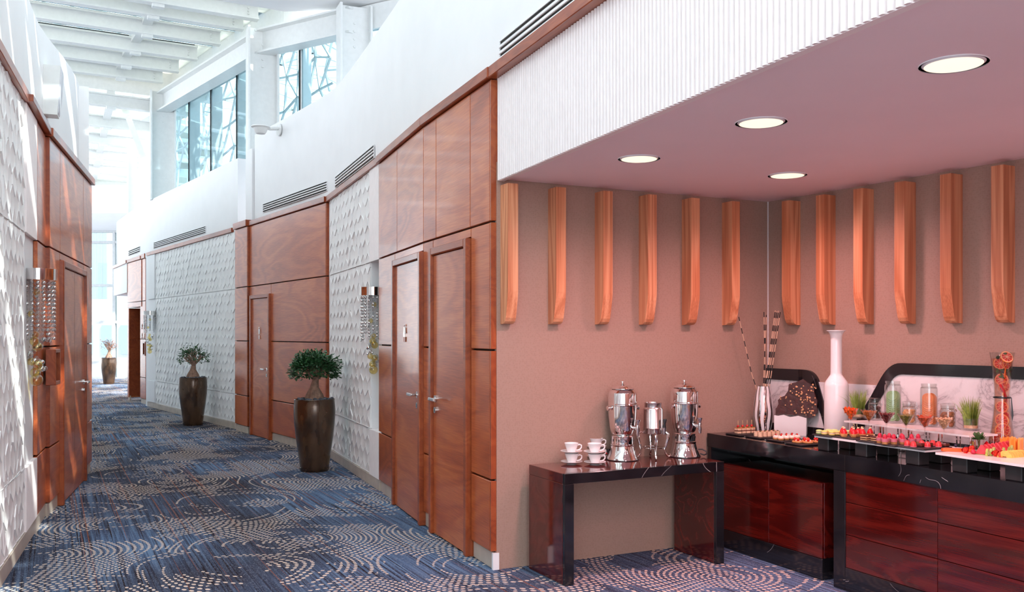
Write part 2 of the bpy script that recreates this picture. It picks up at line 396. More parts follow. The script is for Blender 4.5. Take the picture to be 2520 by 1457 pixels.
def lever_handle(par, x, z, y, sgn):
    mb = MB(); mb.tube([(x, y, z), (x, y+.012, z)], .026, 18)
    h = part('door_handle', mb, 'satin_steel', par)
    part('lever', MB().tube([(x, y+.01, z), (x, y+.05, z), (x+sgn*.012, y+.06, z)], .010, 10).cbox(min(x, x+sgn*.13), max(x, x+sgn*.13), y+.048, y+.066, z-.012, z+.012, .004), 'satin_steel', h)
    lk = part('door_lock', MB().tube([(x, y, z-.085), (x, y+.014, z-.085)], .024, 18), 'satin_steel', par)
    part('key_slot', MB().box(x-.004, x+.004, y+.0135, y+.0155, z-.098, z-.074), 'black_plastic', lk)
def door(n, fr, s0, s1, ztop, hside, fw=.055, proud=.035, hz=1.02, y=0.0, label=''):
    """s0..s1 is the outer width of the frame along the wall"""
    d_ = link('door_%d' % n, None, None, fr.loc, fr.rz); d_['kind'] = 'structure'; d_['label'] = label
    part('door_frame', MB().cbox(s0, s0+fw, -.03, y+proud, .0, ztop, .006), 'mahogany_dark', d_, smooth=False)
    part('door_frame', MB().cbox(s1-fw, s1, -.03, y+proud, .0, ztop, .006), 'mahogany_dark', d_, smooth=False)
    part('door_frame', MB().cbox(s0+fw, s1-fw, -.03, y+proud, ztop-fw, ztop, .006), 'mahogany_dark', d_, smooth=False)
    part('door_leaf', MB().cbox(s0+fw+.003, s1-fw-.003, -.03, y+.012, .008, ztop-fw-.003, .003), 'mahogany', d_, smooth=False)
    hx = (s0+fw+.065) if hside < 0 else (s1-fw-.065)
    lever_handle(d_, hx, hz, y+.012, 1 if hside < 0 else -1)
    return d_
d1 = door(1, RB, 0.0, sb(972), 2.15, -1, label='wooden restroom door with a steel woman figure, lever handle beside a narrow panel')
d2 = door(2, RA, sa(1158), sa(1065), 2.15, 1, label='plain wooden door nearest the buffet alcove, without a figure')

# chrome restroom figures
def figure(par, x, z, y, woman, s=1.0):
    mb = MB(); mb.ball((x, y+.008, z+.125*s), .022*s, 14, 8, (1, .35, 1))
    if woman:
        mb.prism([(x-.022*s, z+.098*s), (x+.022*s, z+.098*s), (x+.052*s, z-.06*s), (x-.052*s, z-.06*s)], y, y+.012)
        for e in (-1, 1): mb.tube([(x+e*.03*s, y+.006, z+.09*s), (x+e*.058*s, y+.006, z-.0*s)], .008*s, 8)
    else:
        mb.prism([(x-.034*s, z+.098*s), (x+.034*s, z+.098*s), (x+.028*s, z-.03*s), (x-.028*s, z-.03*s)], y, y+.012)
        for e in (-1, 1): mb.tube([(x+e*.04*s, y+.006, z+.09*s), (x+e*.046*s, y+.006, z-.02*s)], .008*s, 8)
    for e in (-1, 1): mb.tube([(x+e*.014*s, y+.006, z-.05*s), (x+e*.014*s, y+.006, z-.14*s)], .011*s, 8)
    return part('restroom_figure', mb, 'chrome', par)
figure(d1, sb(1001), RB.z(1001, 820), .012, True, .52)

# right corridor wall, relief panels beside the wooden block
S_C1 = RC.s(908)
wc = struct('wall_right', MB().box(-.02, S_C1, -.4, -.17, 0, 3.2).box(S_C1, RC.L+.15, -.4, -.03, 0, 3.2), 'white', RC.loc, RC.rz)
def fluted(par, s0, s1, z0, z1, y0=-.03, y1=0.0, pitch=.022):
    n = max(2, round((s1-s0)/pitch)); p = (s1-s0)/n; poly = [(s0, y0)]
    for i in range(n):
        a = s0+i*p; poly += [(a+p*.08, y1-.006), (a+p*.25, y1), (a+p*.75, y1), (a+p*.92, y1-.006)]
    poly += [(s1, y0)]
    mb = MB().prism(poly, z0, z1, 'z')
    return part('fluted_panel', mb, 'flute', par, smooth=False)
fluted(wc, .01, S_C1-.006, 2.22, 3.13, y0=-.18); fluted(wc, .01, S_C1-.006, .11, .56, y0=-.18)
def relief(par, s0, s1, z0, z1, cw=.20, chh=.205, y=-.03, seed=1, dmin=.007, dmax=.020):
    rnd = random.Random(seed); mb = MB(); g = .004
    s0 += g; s1 -= g; z0 += g; z1 -= g
    mb.box(s0, s1, y, y+.006, z0, z1)
    q = .33; rowh = chh*(1-q); nr = int((z1-z0)/rowh)+2; ncl = max(1, round((s1-s0)/cw)); w_ = (s1-s0)/ncl
    for r in range(-1, nr+1):
        zc = z0+r*rowh
        for c in range(-1, ncl+1):
            jx = rnd.uniform(-.006, .006)
            xc = s0+(c+.5+(.5 if r % 2 else 0))*w_; a = w_/2-.002; hz = rnd.uniform(-.02, .02)
            zt, zb = zc+chh/2+hz, zc-chh/2+hz*.3
            pts = [(xc, zt), (xc+a, zt-chh*q), (xc+a, zb+chh*q), (xc, zb), (xc-a, zb+chh*q), (xc-a, zt-chh*q)]
            pts = [(min(max(px, s0), s1), min(max(pz, z0), z1)) for px, pz in pts]
            if max(p[0] for p in pts)-min(p[0] for p in pts) < .012 or max(p[1] for p in pts)-min(p[1] for p in pts) < .02: continue
            dt = rnd.uniform(dmin, dmin+.006); db = rnd.uniform(dmax-.012, dmax); tw = rnd.uniform(-.006, .006)
            dep = lambda px, pz: y+.005+dt+(db-dt)*min(1, max(0, (zt-pz)/(zt-zb)))+tw*(px-xc)/w_
            n = 6
            # front slightly hollow: inner ring
            cx_ = sum(p[0] for p in pts)/n; cz_ = sum(p[1] for p in pts)/n
            inner = [(cx_+(px-cx_)*.86, cz_+(pz-cz_)*.86) for px, pz in pts]
            vs = [(px, y+.004, pz) for px, pz in pts]+[(px, dep(px, pz), pz) for px, pz in pts]+[(px, dep(px, pz)-.004, pz) for px, pz in inner]
            fs = [(i, (i+1) % n, n+(i+1) % n, n+i) for i in range(n)]+[(n+i, n+(i+1) % n, 2*n+(i+1) % n, 2*n+i) for i in range(n)]+[tuple(range(2*n, 3*n))]
            mb.add(vs, fs)
    return part('relief_panel', mb, 'relief', par, smooth=True, ang=22)
ce = RC.s(809)
nc = 2
for i in range(nc):
    a = S_C1+(ce-S_C1)*i/nc; b = S_C1+(ce-S_C1)*(i+1)/nc
    for j, (z0, z1) in enumerate(((.11, .56), (.56, 2.22), (2.22, 3.13))): relief(wc, a, b, z0, z1, seed=10+i*3+j)

# right corridor wall, wooden stretch with the far restroom door
wd = backing('wall_right', RD, 'joint', 0, RD.L+.1, y0=-.4)
s3a, s3b = RD.s(667), RD.s(619)
wpanel(wd, 0, RD.L+.05, 2.22, 3.13); wpanels(wd, 0, s3a, ROWS[:4]); wpanel(wd, s3a, RD.L+.05, 2.07, 2.22)
for a, b in zip(ROWS, ROWS[1:]): part('wood_panel', MB().cbox(-.022, 0, -.12, 0, a+.006, b-.006, .003), 'mahogany_dark', wd, smooth=False)
d3 = door(3, RD, s3a, s3b, 2.08, -1, hz=1.0, label='wooden restroom door with a steel man figure behind the larger bonsai')
figure(d3, RD.s(641), RD.z(641, 820), .012, False, .62)
PN = (-3.99, 13.76); PF = Frame(PN, (PN[0]-.553, PN[1]+.833)); pl = PF.s(578)
wp = struct('wall_right', MB().box(.02, pl-.02, -.5, -.02, 0, 3.2), 'joint', PF.loc, PF.rz)
wpanels(wp, 0, pl)
for a, b in zip(ROWS, ROWS[1:]): part('wood_panel', MB().cbox(-.022, 0, -.30, 0, a+.006, b-.006, .003), 'mahogany_dark', wp, smooth=False)

# right corridor wall, long relief stretch
we = backing('wall_right', RE, 'white', 0, RE.L+.2, y0=-.3)
e0 = RE.s(577); e1_ = RE.s(381); e2_ = RE.s(364)
for i in range(5):
    a = e0+(e1_-e0)*i/5; b = e0+(e1_-e0)*(i+1)/5
    for j, (z0, z1) in enumerate(((.11, .56), (.56, 2.22), (2.22, 3.13))): relief(we, a, b, z0, z1, seed=40+i*3+j)
for z0, z1, yy in ((.11, .56, .0), (.56, 2.22, -.025), (2.22, 3.13, .0)):
    part('white_panel', MB().cbox(e1_+.01, e2_, -.03, yy+.004, z0+.004, z1-.004), 'white', we, smooth=False)
# second pilaster and the lift niche
P2 = Frame((-7.82, 19.5), (-7.82-.553, 19.5+.833)); p2l = P2.s(345)
wq = struct('wall_right', MB().box(.02, p2l-.01, -.5, -.02, 0, 3.2), 'joint', P2.loc, P2.rz)
wpanels(wq, 0, p2l)
for a, b in zip(ROWS, ROWS[1:]): part('wood_panel', MB().cbox(-.022, 0, -.35, 0, a+.006, b-.006, .003), 'mahogany_dark', wq, smooth=False)
NF = Frame((-8.02, 19.78), (-8.80, 20.92)); n0, n1 = 0.0, NF.s(317)
wn_ = struct('wall_right', MB().box(0, NF.L, -1.0, -.75, 0, 3.2), 'mahogany_dark', NF.loc, NF.rz)
wpanel(wn_, 0, NF.L, 2.22, 3.13, y0=-.2); wpanel(wn_, 0, NF.L, 2.10, 2.22, y0=-.7)
wpanel(wn_, n1, NF.L, 0.06, 2.10, y0=-.75)
for a, b in zip(ROWS[:4], ROWS[1:4]): wpanel(wn_, -.02, .03, a, b, y0=-.75, y1=-.03, mat='mahogany_dark')
for a, b in zip(ROWS[:4], ROWS[1:4]): wpanel(wn_, n1-.02, n1-.002, a, b if b < 2 else 2.1, y0=-.75, y1=-.01, mat='mahogany_dark')
# white bulkhead past the niche
GF = Frame((-8.80, 20.9), R8)
wg = struct('wall_right', MB().box(.02, GF.L, -.8, 0, 2.46, 3.13), 'white', GF.loc, GF.rz)
wpanels(wg, .25, GF.L-.8, ROWS[:4], y0=-.6, y1=-.4)

# baseboards, stone
def baseboard(fr, s0, s1, y=-.018, h=.11, side='right'):
    struct('baseboard_'+side, MB().cbox(s0, s1, -.05, y, 0, h-.003, .003), 'stone', fr.loc, fr.rz)
baseboard(RA, -.02, sa(1159)); baseboard(RA, sa(1066), RA.L); baseboard(RB, sb(972), RB.L); baseboard(RC, 0, RC.L, -.006)
baseboard(RD, 0, s3a); baseboard(PF, 0, pl); baseboard(RE, e0, RE.L, -.006); baseboard(P2, 0, p2l); baseboard(NF, n1, NF.L)
struct('trim_1', MB().box(-.035, -.012, -.052, -.01, 0, .107), 'white', RA.loc, RA.rz)

# wooden cap along the top of the panelling
def cap(n, fr, s0, s1, y0=-.12, y1=.03, z0=3.13, z1=3.2):
    struct('trim_%d' % n, MB().cbox(s0, s1, y0, y1, z0, z1, .004), 'mahogany_dark', fr.loc, fr.rz)
cap(2, RA, -.03, RA.L); cap(3, RB, 0, RB.L); cap(4, RC, 0, RC.L+.05, y1=.015); cap(5, RD, -.02, RD.L)
cap(6, PF, -.03, pl+.01, y0=-.3, z1=3.225); cap(7, RE, .1, RE.L, y1=.015); cap(8, P2, -.03, p2l, z1=3.225, y0=-.3); cap(9, NF, 0, NF.L); cap(10, GF, 0, GF.L)

# upper white wall over the panelling
def ribbon(pts, off0, off1, z0, z1, sub=6):
    P_ = [Vector(p) for p in pts]; Q = []
    for i in range(len(P_)-1):
        a = P_[max(i-1, 0)]; b = P_[i]; c = P_[i+1]; d_ = P_[min(i+2, len(P_)-1)]
        for k_ in range(sub):
            f = k_/sub; q = .5*((2*b)+(c-a)*f+(2*a-5*b+4*c-d_)*f*f+(3*b-a-3*c+d_)*f**3); Q.append(q*.5+b.lerp(c, f)*.5)
    Q.append(P_[-1]); mb = MB(); vs = []
    for i, q in enumerate(Q):
        d_ = (Q[min(i+1, len(Q)-1)]-Q[max(i-1, 0)]).normalized(); n_ = Vector((-d_.y, d_.x))
        for off, z in ((off1, z0), (off1, z1), (off0, z1), (off0, z0)): w_ = q+n_*off; vs.append((w_.x, w_.y, z))
    fs = [(i*4+j, (i+1)*4+j, (i+1)*4+(j+1) % 4, i*4+(j+1) % 4) for i in range(len(Q)-1) for j in range(4)]+[(0, 1, 2, 3), tuple(4*(len(Q)-1)+k_ for k_ in (3, 2, 1, 0))]
    return mb.add(vs, fs)
struct('wall_right_upper', ribbon([FN, E, R1, R2, R3, R4], -.26, -.06, 3.19, 4.5), 'white', smooth=True)
struct('wall_right_upper', MB().box(-.05, .25, -.5, -.06, 3.19, 4.30), 'white', PF.loc, PF.rz)
for fr, s0, s1 in ((RE, 0, RE.L+.02), (Frame(R6, R7), 0, Frame(R6, R7).L), (GF, 0, GF.L)):
    struct('wall_right_upper', MB().box(s0, s1, -.5, -.06, 3.13, 4.30), 'white', fr.loc, fr.rz)
struct('wall_right_upper', MB().box(GF.L-.2, GF.L, -6, -.06, 3.13, 4.30), 'white', GF.loc, GF.rz)

# fluted fascia over the alcove
fa = struct('wall_fascia', MB().box(0, FS.L, -.05, -.014, 2.478, 3.13), 'flute', FS.loc, FS.rz)
ribm = MB().prism([(-.0125, -.014), (-.010, -.003), (-.006, 0), (.006, 0), (.010, -.003), (.0125, -.014)], 2.479, 3.128, 'z').mesh('rib', 'flute', False)
k = 0; x = FS.L-.02
while x > 1.2:
    link('rib', ribm, fa, (x, 0, 0)); x -= .0335; k += 1
struct('trim_11', MB().cbox(0, FS.L, -.1, .06, 3.13, 3.2, .004), 'mahogany_dark', FS.loc, FS.rz)

# alcove: wall covering, ceiling, unseen end wall added to keep sky light out
struct('wall_back', MB().box(-.1, BW.L, -.12, 0, 0, 2.6), 'wallcover', BW.loc, BW.rz, label='taupe textured wall behind the coffee table', cat='wall')
struct('wall_right_alcove', MB().box(-3.2, RW.L, -.12, 0, 0, 2.6), 'wallcover', RW.loc, RW.rz)
q1 = RW.w(-3.2, 0, 0); q2 = FS.w(.9, -.03, 0)
struct('wall_alcove_end_unseen', MB().box(0, (Vector((q2.x, q2.y))-Vector((q1.x, q1.y))).length+.1, -.12, 0, 0, 2.6), 'wallcover', (q1.x, q1.y, 0), math.atan2(q2.y-q1.y, q2.x-q1.x)+0)
struct('ceiling', MB().prism([(E[0]+.05, E[1]+.0), (C[0]+.05, C[1]+.05), (q1.x+.1, q1.y), (q2.x, q2.y)], 2.487, 2.58, 'z'), 'reddened', label='mauve white alcove ceiling, bounce light put into its colour', cat='ceiling')
struct('trim_12', MB().box(.0, .006, .0, .006, 0, 2.487), 'white', BW.loc, BW.rz)

# left corridor wall
sl = lambda u: LT.s(u)
wl = backing('wall_left', LT, 'white', sl(92), LT.L, y0=-.25, y1=-.03)
wlw = backing('wall_left', LT, 'joint', -.1, sl(92), y0=-.25, y1=-.03)
l0, l1 = sl(92), sl(65)
fluted(wl, l0+.004, l1-.006, 2.22, 3.13); fluted(wl, l0+.004, l1-.006, .11, .56)
a = l1; i = 0
while a < 4.6:
    b = a+.92
    for j, (z0, z1) in enumerate(((.11, .56), (.56, 2.22), (2.22, 3.13))): relief(wl, a, b, z0, z1, seed=80+i*3+j)
    a = b; i += 1
part('white_panel', MB().box(a, LT.L, -.03, 0, .11, 3.13), 'white', wl, smooth=False)
wpanels(wlw, -.05, l0)
wlb = backing('wall_left', LB, 'joint', 0.02, LB.L-.02, y0=-.45, y1=-.03)
lb = lambda u: LB.s(u)
for a, b in ((0, lb(205)), (lb(205), lb(148)), (lb(148), LB.L)): wpanel(wlb, a, b, 2.22, 3.13)
wpanels(wlb, 0, lb(206), ROWS[:4]); wpanels(wlb, lb(147), LB.L, ROWS[:4]); wpanel(wlb, lb(206), lb(147), 2.15, 2.22)
for a, b in zip(ROWS, ROWS[1:]):
    part('wood_panel', MB().cbox(LB.L, LB.L+.022, -.14, 0, a+.006, b-.006, .003), 'mahogany_dark', wlb, smooth=False)
d4 = door(4, LB, lb(206), lb(147), 2.15, -1, hz=1.02, label='wooden door in the wall facing the restroom doors')
part('door_joint', MB().box(lb(180)-.002, lb(180)+.002, .0, .0125, .01, 2.09), 'joint', d4, smooth=False)
baseboard(LT, -.05, LT.L, -.006, side='left'); baseboard(LB, 0, lb(206), side='left'); baseboard(LB, lb(147), LB.L, side='left')
cap(13, LT, l1, LT.L, y0=-.16, y1=.02); cap(14, LT, -.2, l1, y0=-.16, y1=.045, z0=3.14, z1=3.19); cap(15, LB, -.02, LB.L+.03, y0=-.2)
LF = Frame((-6.6, 12.9), (-4.59, 9.99)); LG = Frame((-9.6, 17.2), (-6.6, 12.9)); LH = Frame((-15.5, 27.5), (-9.6, 17.2))
for fr in (LF, LG, LH): backing('wall_left', fr, 'white', z1=4.2)
wpanels(struct('wall_left', MB().box(0, .05, -.4, -.3, 0, 3), 'joint', LF.loc, LF.rz), LF.L-.3, LF.L, y0=-.03, y1=0)
struct('wall_left_upper', ribbon([(-6.6, 12.9), (-4.62, 9.99), (-4.02, 7.98), (-3.42, 6.45), (-.94, .02)], -.30, -.10, 3.18, 4.2), 'white', smooth=True)

LO = Frame((-7.4, 11.2), (-1.2, -6.0))   # unseen wall added to block open sky beside the lobby
struct('wall_left_sky_block', MB().box(0, LO.L, -.2, 0, 3.0, 7.1), 'white', LO.loc, LO.rz)

# far end: curtain wall
FY = 31.0
xa, xb = -16.5, -11.2
zz = lambda v: EYE+(HV-v)/FPX*FY
win = link('window_1', None, None, (0, FY, 0)); win['kind'] = 'structure'; win['label'] = 'tall glazed end wall of the corridor'
xm = [(u-CU)/FPX*FY for u in (216, 282)]+[xb]
rowsz = [0.0, zz(893), zz(793), zz(703), zz(597), zz(570)]
for x in [xa]+xm: part('mullion', MB().box(x-.04, x+.04, -.08, .08, 0, zz(568)), 'mullion_grey', win, smooth=False)
for z in rowsz: part('transom', MB().box(xa, xb, -.07, .07, max(0, z-.04), z+.05), 'mullion_grey', win, smooth=False)
for x0, x1 in zip([xa]+xm, xm):
    for z0, z1 in zip(rowsz, rowsz[1:]): part('pane', MB().box(x0+.04, x1-.04, -.008, .008, z0+.05, z1-.04), 'end_pane', win, smooth=False)
struct('wall_far', MB().box(-24, -9, FY-.1, FY+.1, zz(568), 7.2), 'white')
struct('wall_far', MB().box(xb, -6, FY-.1, FY+.1, 0, zz(568)), 'white')
part('soffit_curve', MB().prism([(FY-.1, zz(568)), (FY-.1, 6.2), (FY-2.2, 6.2), (FY-1.6, zz(540))], -24, -9, 'x'), 'white', bpy.data.objects['wall_far'], smooth=False)

# ================================================================== STEEL, ROOF, CLERESTORY
COLZ = 6.55
def icolumn(loc, dv, z0, z1, label, fl=.30, tw=.03):
    """I section; loc is the inner flange, dv the vector to the outer flange"""
    a = math.atan2(dv[1], dv[0]); L = math.hypot(*dv)
    o = link('column', None, None, (loc[0], loc[1], z0), a); o['kind'] = 'structure'; o['label'] = label
    h = z1-z0
    part('flange', MB().cbox(0, .035, -fl/2, fl/2, 0, h), 'steel_white', o, smooth=False)
    part('flange', MB().cbox(L-.035, L, -fl/2, fl/2, 0, h), 'steel_white', o, smooth=False)
    part('web', MB().box(.03, L-.03, -tw/2, tw/2, 0, h), 'steel_white', o, smooth=False)
    for zb in (h-.62, h-.5, h-.38, h-.26): part('bolt', MB().tube([(L*.5, -tw/2, zb), (L*.5, -tw/2-.02, zb)], .022, 8), 'steel_white', o)
    return o
CA, CB, CC = Vector((-7.50, 18.95)), Vector((-4.36, 15.04)), Vector((-2.66, 14.0))
DV = Vector((.46, .20))
CD = Vector((-9.35, 22.2)); CE_ = Vector((1.6, 11.6))
icolumn(CA, DV, 4.28, COLZ, 'white steel column second along the clerestory')
icolumn(CB, DV, 3.6, COLZ, 'white steel column in the middle of the clerestory')
icolumn(CC, DV, 3.6, COLZ, 'white steel column nearest the camera in the clerestory')
icolumn(CD, DV, 4.28, 6.2, 'white steel column farthest along the clerestory')
def ibeam(name, a, b, wd=.26, ht=.40, parent=None, label=None):
    """I beam whose top centre runs a to b"""
    a = Vector(a); b = Vector(b); o = link(name, None, None, a); o['kind'] = 'structure'
    if label: o['label'] = label
    d = b-a
    part('flange', MB().beam((0, 0, -.015), d+Vector((0, 0, -.015)), wd, .03), 'steel_white', o, smooth=False)
    part('flange', MB().beam((0, 0, -ht+.015), d+Vector((0, 0, -ht+.015)), wd, .03), 'steel_white', o, smooth=False)
    part('web', MB().beam((0, 0, -ht/2), d+Vector((0, 0, -ht/2)), .025, ht-.05), 'steel_white', o, smooth=False)
    return o
hf = DV*.5
v3 = lambda p, z: (p.x, p.y, z)
AE = CA+hf+(CA-CB).normalized()*1.1
ibeam('beam', v3(CB+hf, COLZ-.02), v3(CA+hf, COLZ-.02), label='white steel beam between the two middle columns')
ibeam('beam', v3(CA+hf, COLZ-.02), v3(AE, COLZ-.02), label='white steel beam end past the far column')
ibeam('beam', v3(CC+hf, COLZ-.02), v3(CB+hf, COLZ-.02), label='white steel beam nearest the camera')
struct('beam', MB().beam(at(314, 285, AE.y), at(352, 385, AE.y+.1), .16, .12), 'steel_white', label='white steel raking brace under the beam end')

# clerestory windows, mullion fins and panes along the outer flanges
def clerestory(n, a, b, z0, z1, fins):
    fr = Frame((b.x, b.y), (a.x, a.y))   # y points back towards the corridor
    o = link('window_%d' % n, None, None, fr.loc, fr.rz); o['kind'] = 'structure'; o['label'] = 'clerestory glazing bay with white fins and dark gaskets'
    ss = sorted([fr.s(u) for u in fins]) if fins and fins[0] > 5 else [fr.L*f_ for f_ in fins]
    for s_ in ss:
        part('fin', MB().cbox(s_-.03, s_+.03, .02, .22, z0, z1), 'steel_white', o, smooth=False)
        part('gasket', MB().box(s_-.045, s_-.03, .0, .05, z0, z1), 'black_plastic', o, smooth=False)
    ed = [0]+ss+[fr.L]
    for s0, s1 in zip(ed, ed[1:]): part('pane', MB().box(s0+.03, s1-.03, -.006, .006, z0, z1), 'solar', o, smooth=False)
    part('head', MB().box(0, fr.L, -.05, .06, z1-.08, z1+.3), 'steel_white', o, smooth=False)
    part('sill', MB().box(0, fr.L, -.05, .10, z0-.15, z0+.05), 'steel_white', o, smooth=False)
    return fr
clerestory(2, CC+DV, CB+DV, 4.25, 6.3, [740])
clerestory(3, CB+DV, CA+DV, 4.05, 6.3, [583, 519, 465])
cf = Frame((CD.x+DV.x, CD.y+DV.y), (CA.x+DV.x, CA.y+DV.y)); struct('wall_clerestory', MB().box(0, cf.L, -.1, 0, 3.9, 6.6), 'white', cf.loc, cf.rz)
clerestory(5, CE_+DV, CC+DV, 4.25, 6.3, [.25, .5, .75])

# outer lattice screens (jittered triangular mesh of flat bars)
def lattice(name, label, org, du, dv_, nu, nv, cell, bw=.055, seed=3, jit=.32, drop=.12):
    rnd = random.Random(seed); mb = MB(); org = Vector(org); du = Vector(du).normalized(); dv_ = Vector(dv_).normalized(); nn = du.cross(dv_)
    P = {}
    for i in range(nu+1):
        for j in range(nv+1):
            P[i, j] = org+du*(i+rnd.uniform(-jit, jit)+(.5 if j % 2 else 0))*cell+dv_*(j+rnd.uniform(-jit, jit))*cell
    for i in range(nu):
        for j in range(nv):
            ed = [((i, j), (i+1, j)), ((i, j), (i, j+1)), ((i+1, j), (i, j+1)) if j % 2 == 0 else ((i, j), (i+1, j+1))]
            for a, b in ed:
                if rnd.random() > drop: mb.beam(P[a], P[b], bw, bw*1.2, nn)
    o = part('lattice_bars', mb, 'steel_white', None, smooth=False)
    o.name = name; tag(o, label, 'screen', kind='stuff'); return o
nrm = Vector((.55, .83))
lattice('lattice_screen', 'geometric lattice sunscreen standing outside the clerestory windows', (CA.x-1.2, CA.y+3.6, 3.2), (CB.x-CA.x, CB.y-CA.y, 0), (0, 0, 1), 17, 8, .52, .028, 5)
lattice('lattice_screen', 'geometric lattice sunscreen outside the nearest clerestory bay', (CB.x+.9, CB.y+1.6, 3.2), (CE_.x-CB.x, CE_.y-CB.y, 0), (0, 0, 1), 15, 8, .52, .028, 6)
lattice('lattice_screen', 'geometric lattice sunscreen over the glass roof', (-15, -9, 9.2), (1, 0, 0), (0, 1, 0), 19, 33, 1.25, .075, 9)
lattice('lattice_screen', 'geometric lattice sunscreen along the open side beyond the alcove', (10.6, -9, 3.6), (0, 1, 0), (0, 0, 1), 26, 9, .9, .10, 12)

# glass roof: transverse beams with fritted glass strips
TD = Vector((.8786, .4775)); TF = Vector((.85, .53))
spN = [(404, -8, 6.6), (389, 33, 6.6), (377, 62, 6.6), (362, 106, 6.6), (333, 147, 6.6), (311, 180, 6.6), (297, 209, 6.6)]
def colline(p, d):
    best = None
    for a, b in ((CC+hf, CB+hf), (CB+hf, AE), (AE, CD)):
        e = b-a; det = d.x*(-e.y)+d.y*e.x
        if abs(det) < 1e-6: continue
        q = a-p; t_ = (q.x*(-e.y)+q.y*e.x)/det; s_ = (d.x*q.y-d.y*q.x)/det
        if -.1 <= s_ <= 1.1 and t_ > 0 and (best is None or t_ < best): best = t_
    return best if best else 2.0
spine = []
def sp(v_, u_, z): p = onz(u_, v_, z); return Vector((p.x, p.y))
for u_, v_, z in spN: spine.append((sp(v_, u_, z), TD, 6.6))
farp = [(273, 280), (263, 329), (254, 369), (245, 405), (237, 438), (231, 471), (226.5, 497)]
for u_, v_ in farp: spine.append((sp(v_, u_, 6.1), TF, 6.1))
for i, (p, d, z) in enumerate(spine):
    r_ = colline(p, d); near = i < len(spN)
    a = p-d*7.0; b = p+d*(r_ if near else max(r_, 1.5))
    nb = 'roof_beam'
    o = ibeam(nb, (b.x, b.y, z+.40), (a.x, a.y, z+.40), .16, .26, label='transverse white roof beam under the glazing')
    # end plate with bolts where the beam meets the longitudinal steel
    for dz in (.08, .13, .18): part('bolt', MB().ball((-d.x*.15-.0, -d.y*.15-.03, -dz), .018, 8, 6), 'steel_white', o)
    part('clamp', MB().box(-.09, .09, -.06, .06, -.31, -.26), 'steel_white', o, (p.x-b.x, p.y-b.y, 0), math.atan2(d.y, d.x), smooth=False)
# longitudinal spine member and fritted glass between the beams
for i in range(len(spine)-1):
    p, d, z = spine[i]; p2, d2, z2 = spine[i+1]
    if z != z2: continue
    o = struct('roof_spine', MB().beam((p.x, p.y, z+.40), (p2.x, p2.y, z+.40), .16, .18), 'steel_white', label='short spine purlin between roof beams')
    near = z > 6.3
    r1 = colline(p, d); r2 = colline(p2, d2)
    g = link('roof_glazing', None, None, (0, 0, 0)); g['kind'] = 'structure'; g['label'] = 'roof glazing strip between two beams'
    def quad(f0, f1, mat, nm, zz_):
        A0 = p.lerp(p2, f0); A1 = p.lerp(p2, f1)
        lo = [A0-d*7, A1-d2*7, A1+d2*(r2+1.0), A0+d*(r1+1.0)]
        part(nm, MB().prism([(q_.x, q_.y) for q_ in lo], zz_, zz_+.015, 'z'), mat, g, smooth=False)
    quad(.0, .22, 'roof_pane' if near else 'pane', 'glass_pane', z+.52); quad(.225, 1, 'pane', 'glass_pane', z+.52)
    quad(.22 if near else .55, .99, 'frit', 'fritted_strip', z+.50)
    part('gasket', MB().beam((*(p.lerp(p2, .22)-d*7), z+.49), (*(p.lerp(p2, .22)+d*r1), z+.49), .03, .03), 'black_plastic', g, smooth=False)
# upstand closing the roof edge over the longitudinal steel, and the step between the two roof levels
oN = Vector((.30, .22))
for a, b, z in ((CC+hf, CB+hf, 6.86), (CB+hf, AE, 6.86), (AE, CD+hf, 6.45)):
    struct('roof_upstand', MB().beam(v3(a+oN, z), v3(b+oN, z), .04, .66), 'steel_white', label='white upstand plate closing the roof edge')
pf, df_, zf = spine[len(spN)]; pl_ = spine[len(spN)-1][0]
struct('roof_upstand', MB().beam(v3(pf-df_*7, 6.86), v3(pf+df_*2.2, 6.86), .04, .56), 'steel_white', label='white step plate between the two roof levels')
struct('roof_glazing', MB().prism([(q.x, q.y) for q in (pl_-TD*7, pf-df_*7, pf+df_*2.2, pl_+TD*2.2)], 7.1, 7.115, 'z'), 'frit', label='fritted glass strip at the roof step')
# solid ceiling band before the glass roof, then unseen glazing added to daylight the lobby
struct('ceiling_lobby', MB().prism([(-14, 8.9), (-3.6, 14.5), (-2.0, 14.35), (2.2, 12.0), (3.4, 9.8), (-2.6, 10.9), (-12.4, 5.8)], 6.62, 6.95, 'z'), 'white', label='white solid ceiling band before the glass roof', cat='ceiling')
for i in range(9):
    q_ = Vector((-1.0, 10.6))+Vector((.45, -.89))*(i*1.9)
    a = q_-TD*7; b = q_+TD*7
    ibeam('roof_beam', (b.x, b.y, 7.0), (a.x, a.y, 7.0), .16, .38, label='unseen white roof beam added above the lobby')
    g = link('roof_glazing', None, None, (0, 0, 0)); g['kind'] = 'structure'; g['label'] = 'unseen roof glazing strip added above the lobby'
    st_ = Vector((.45, -.89)); c0 = [a+st_*.75, b+st_*.75, b+st_*1.8, a+st_*1.8]
    part('fritted_strip', MB().prism([(q.x, q.y) for q in c0], 7.06, 7.075, 'z'), 'frit', g, smooth=False)  # unseen frit added to dim the daylight over the near lobby
    part('glass_pane', MB().prism([(q.x, q.y) for q in (a, b, b+st_*1.9, a+st_*1.9)], 7.1, 7.112, 'z'), 'pane', g, smooth=False)

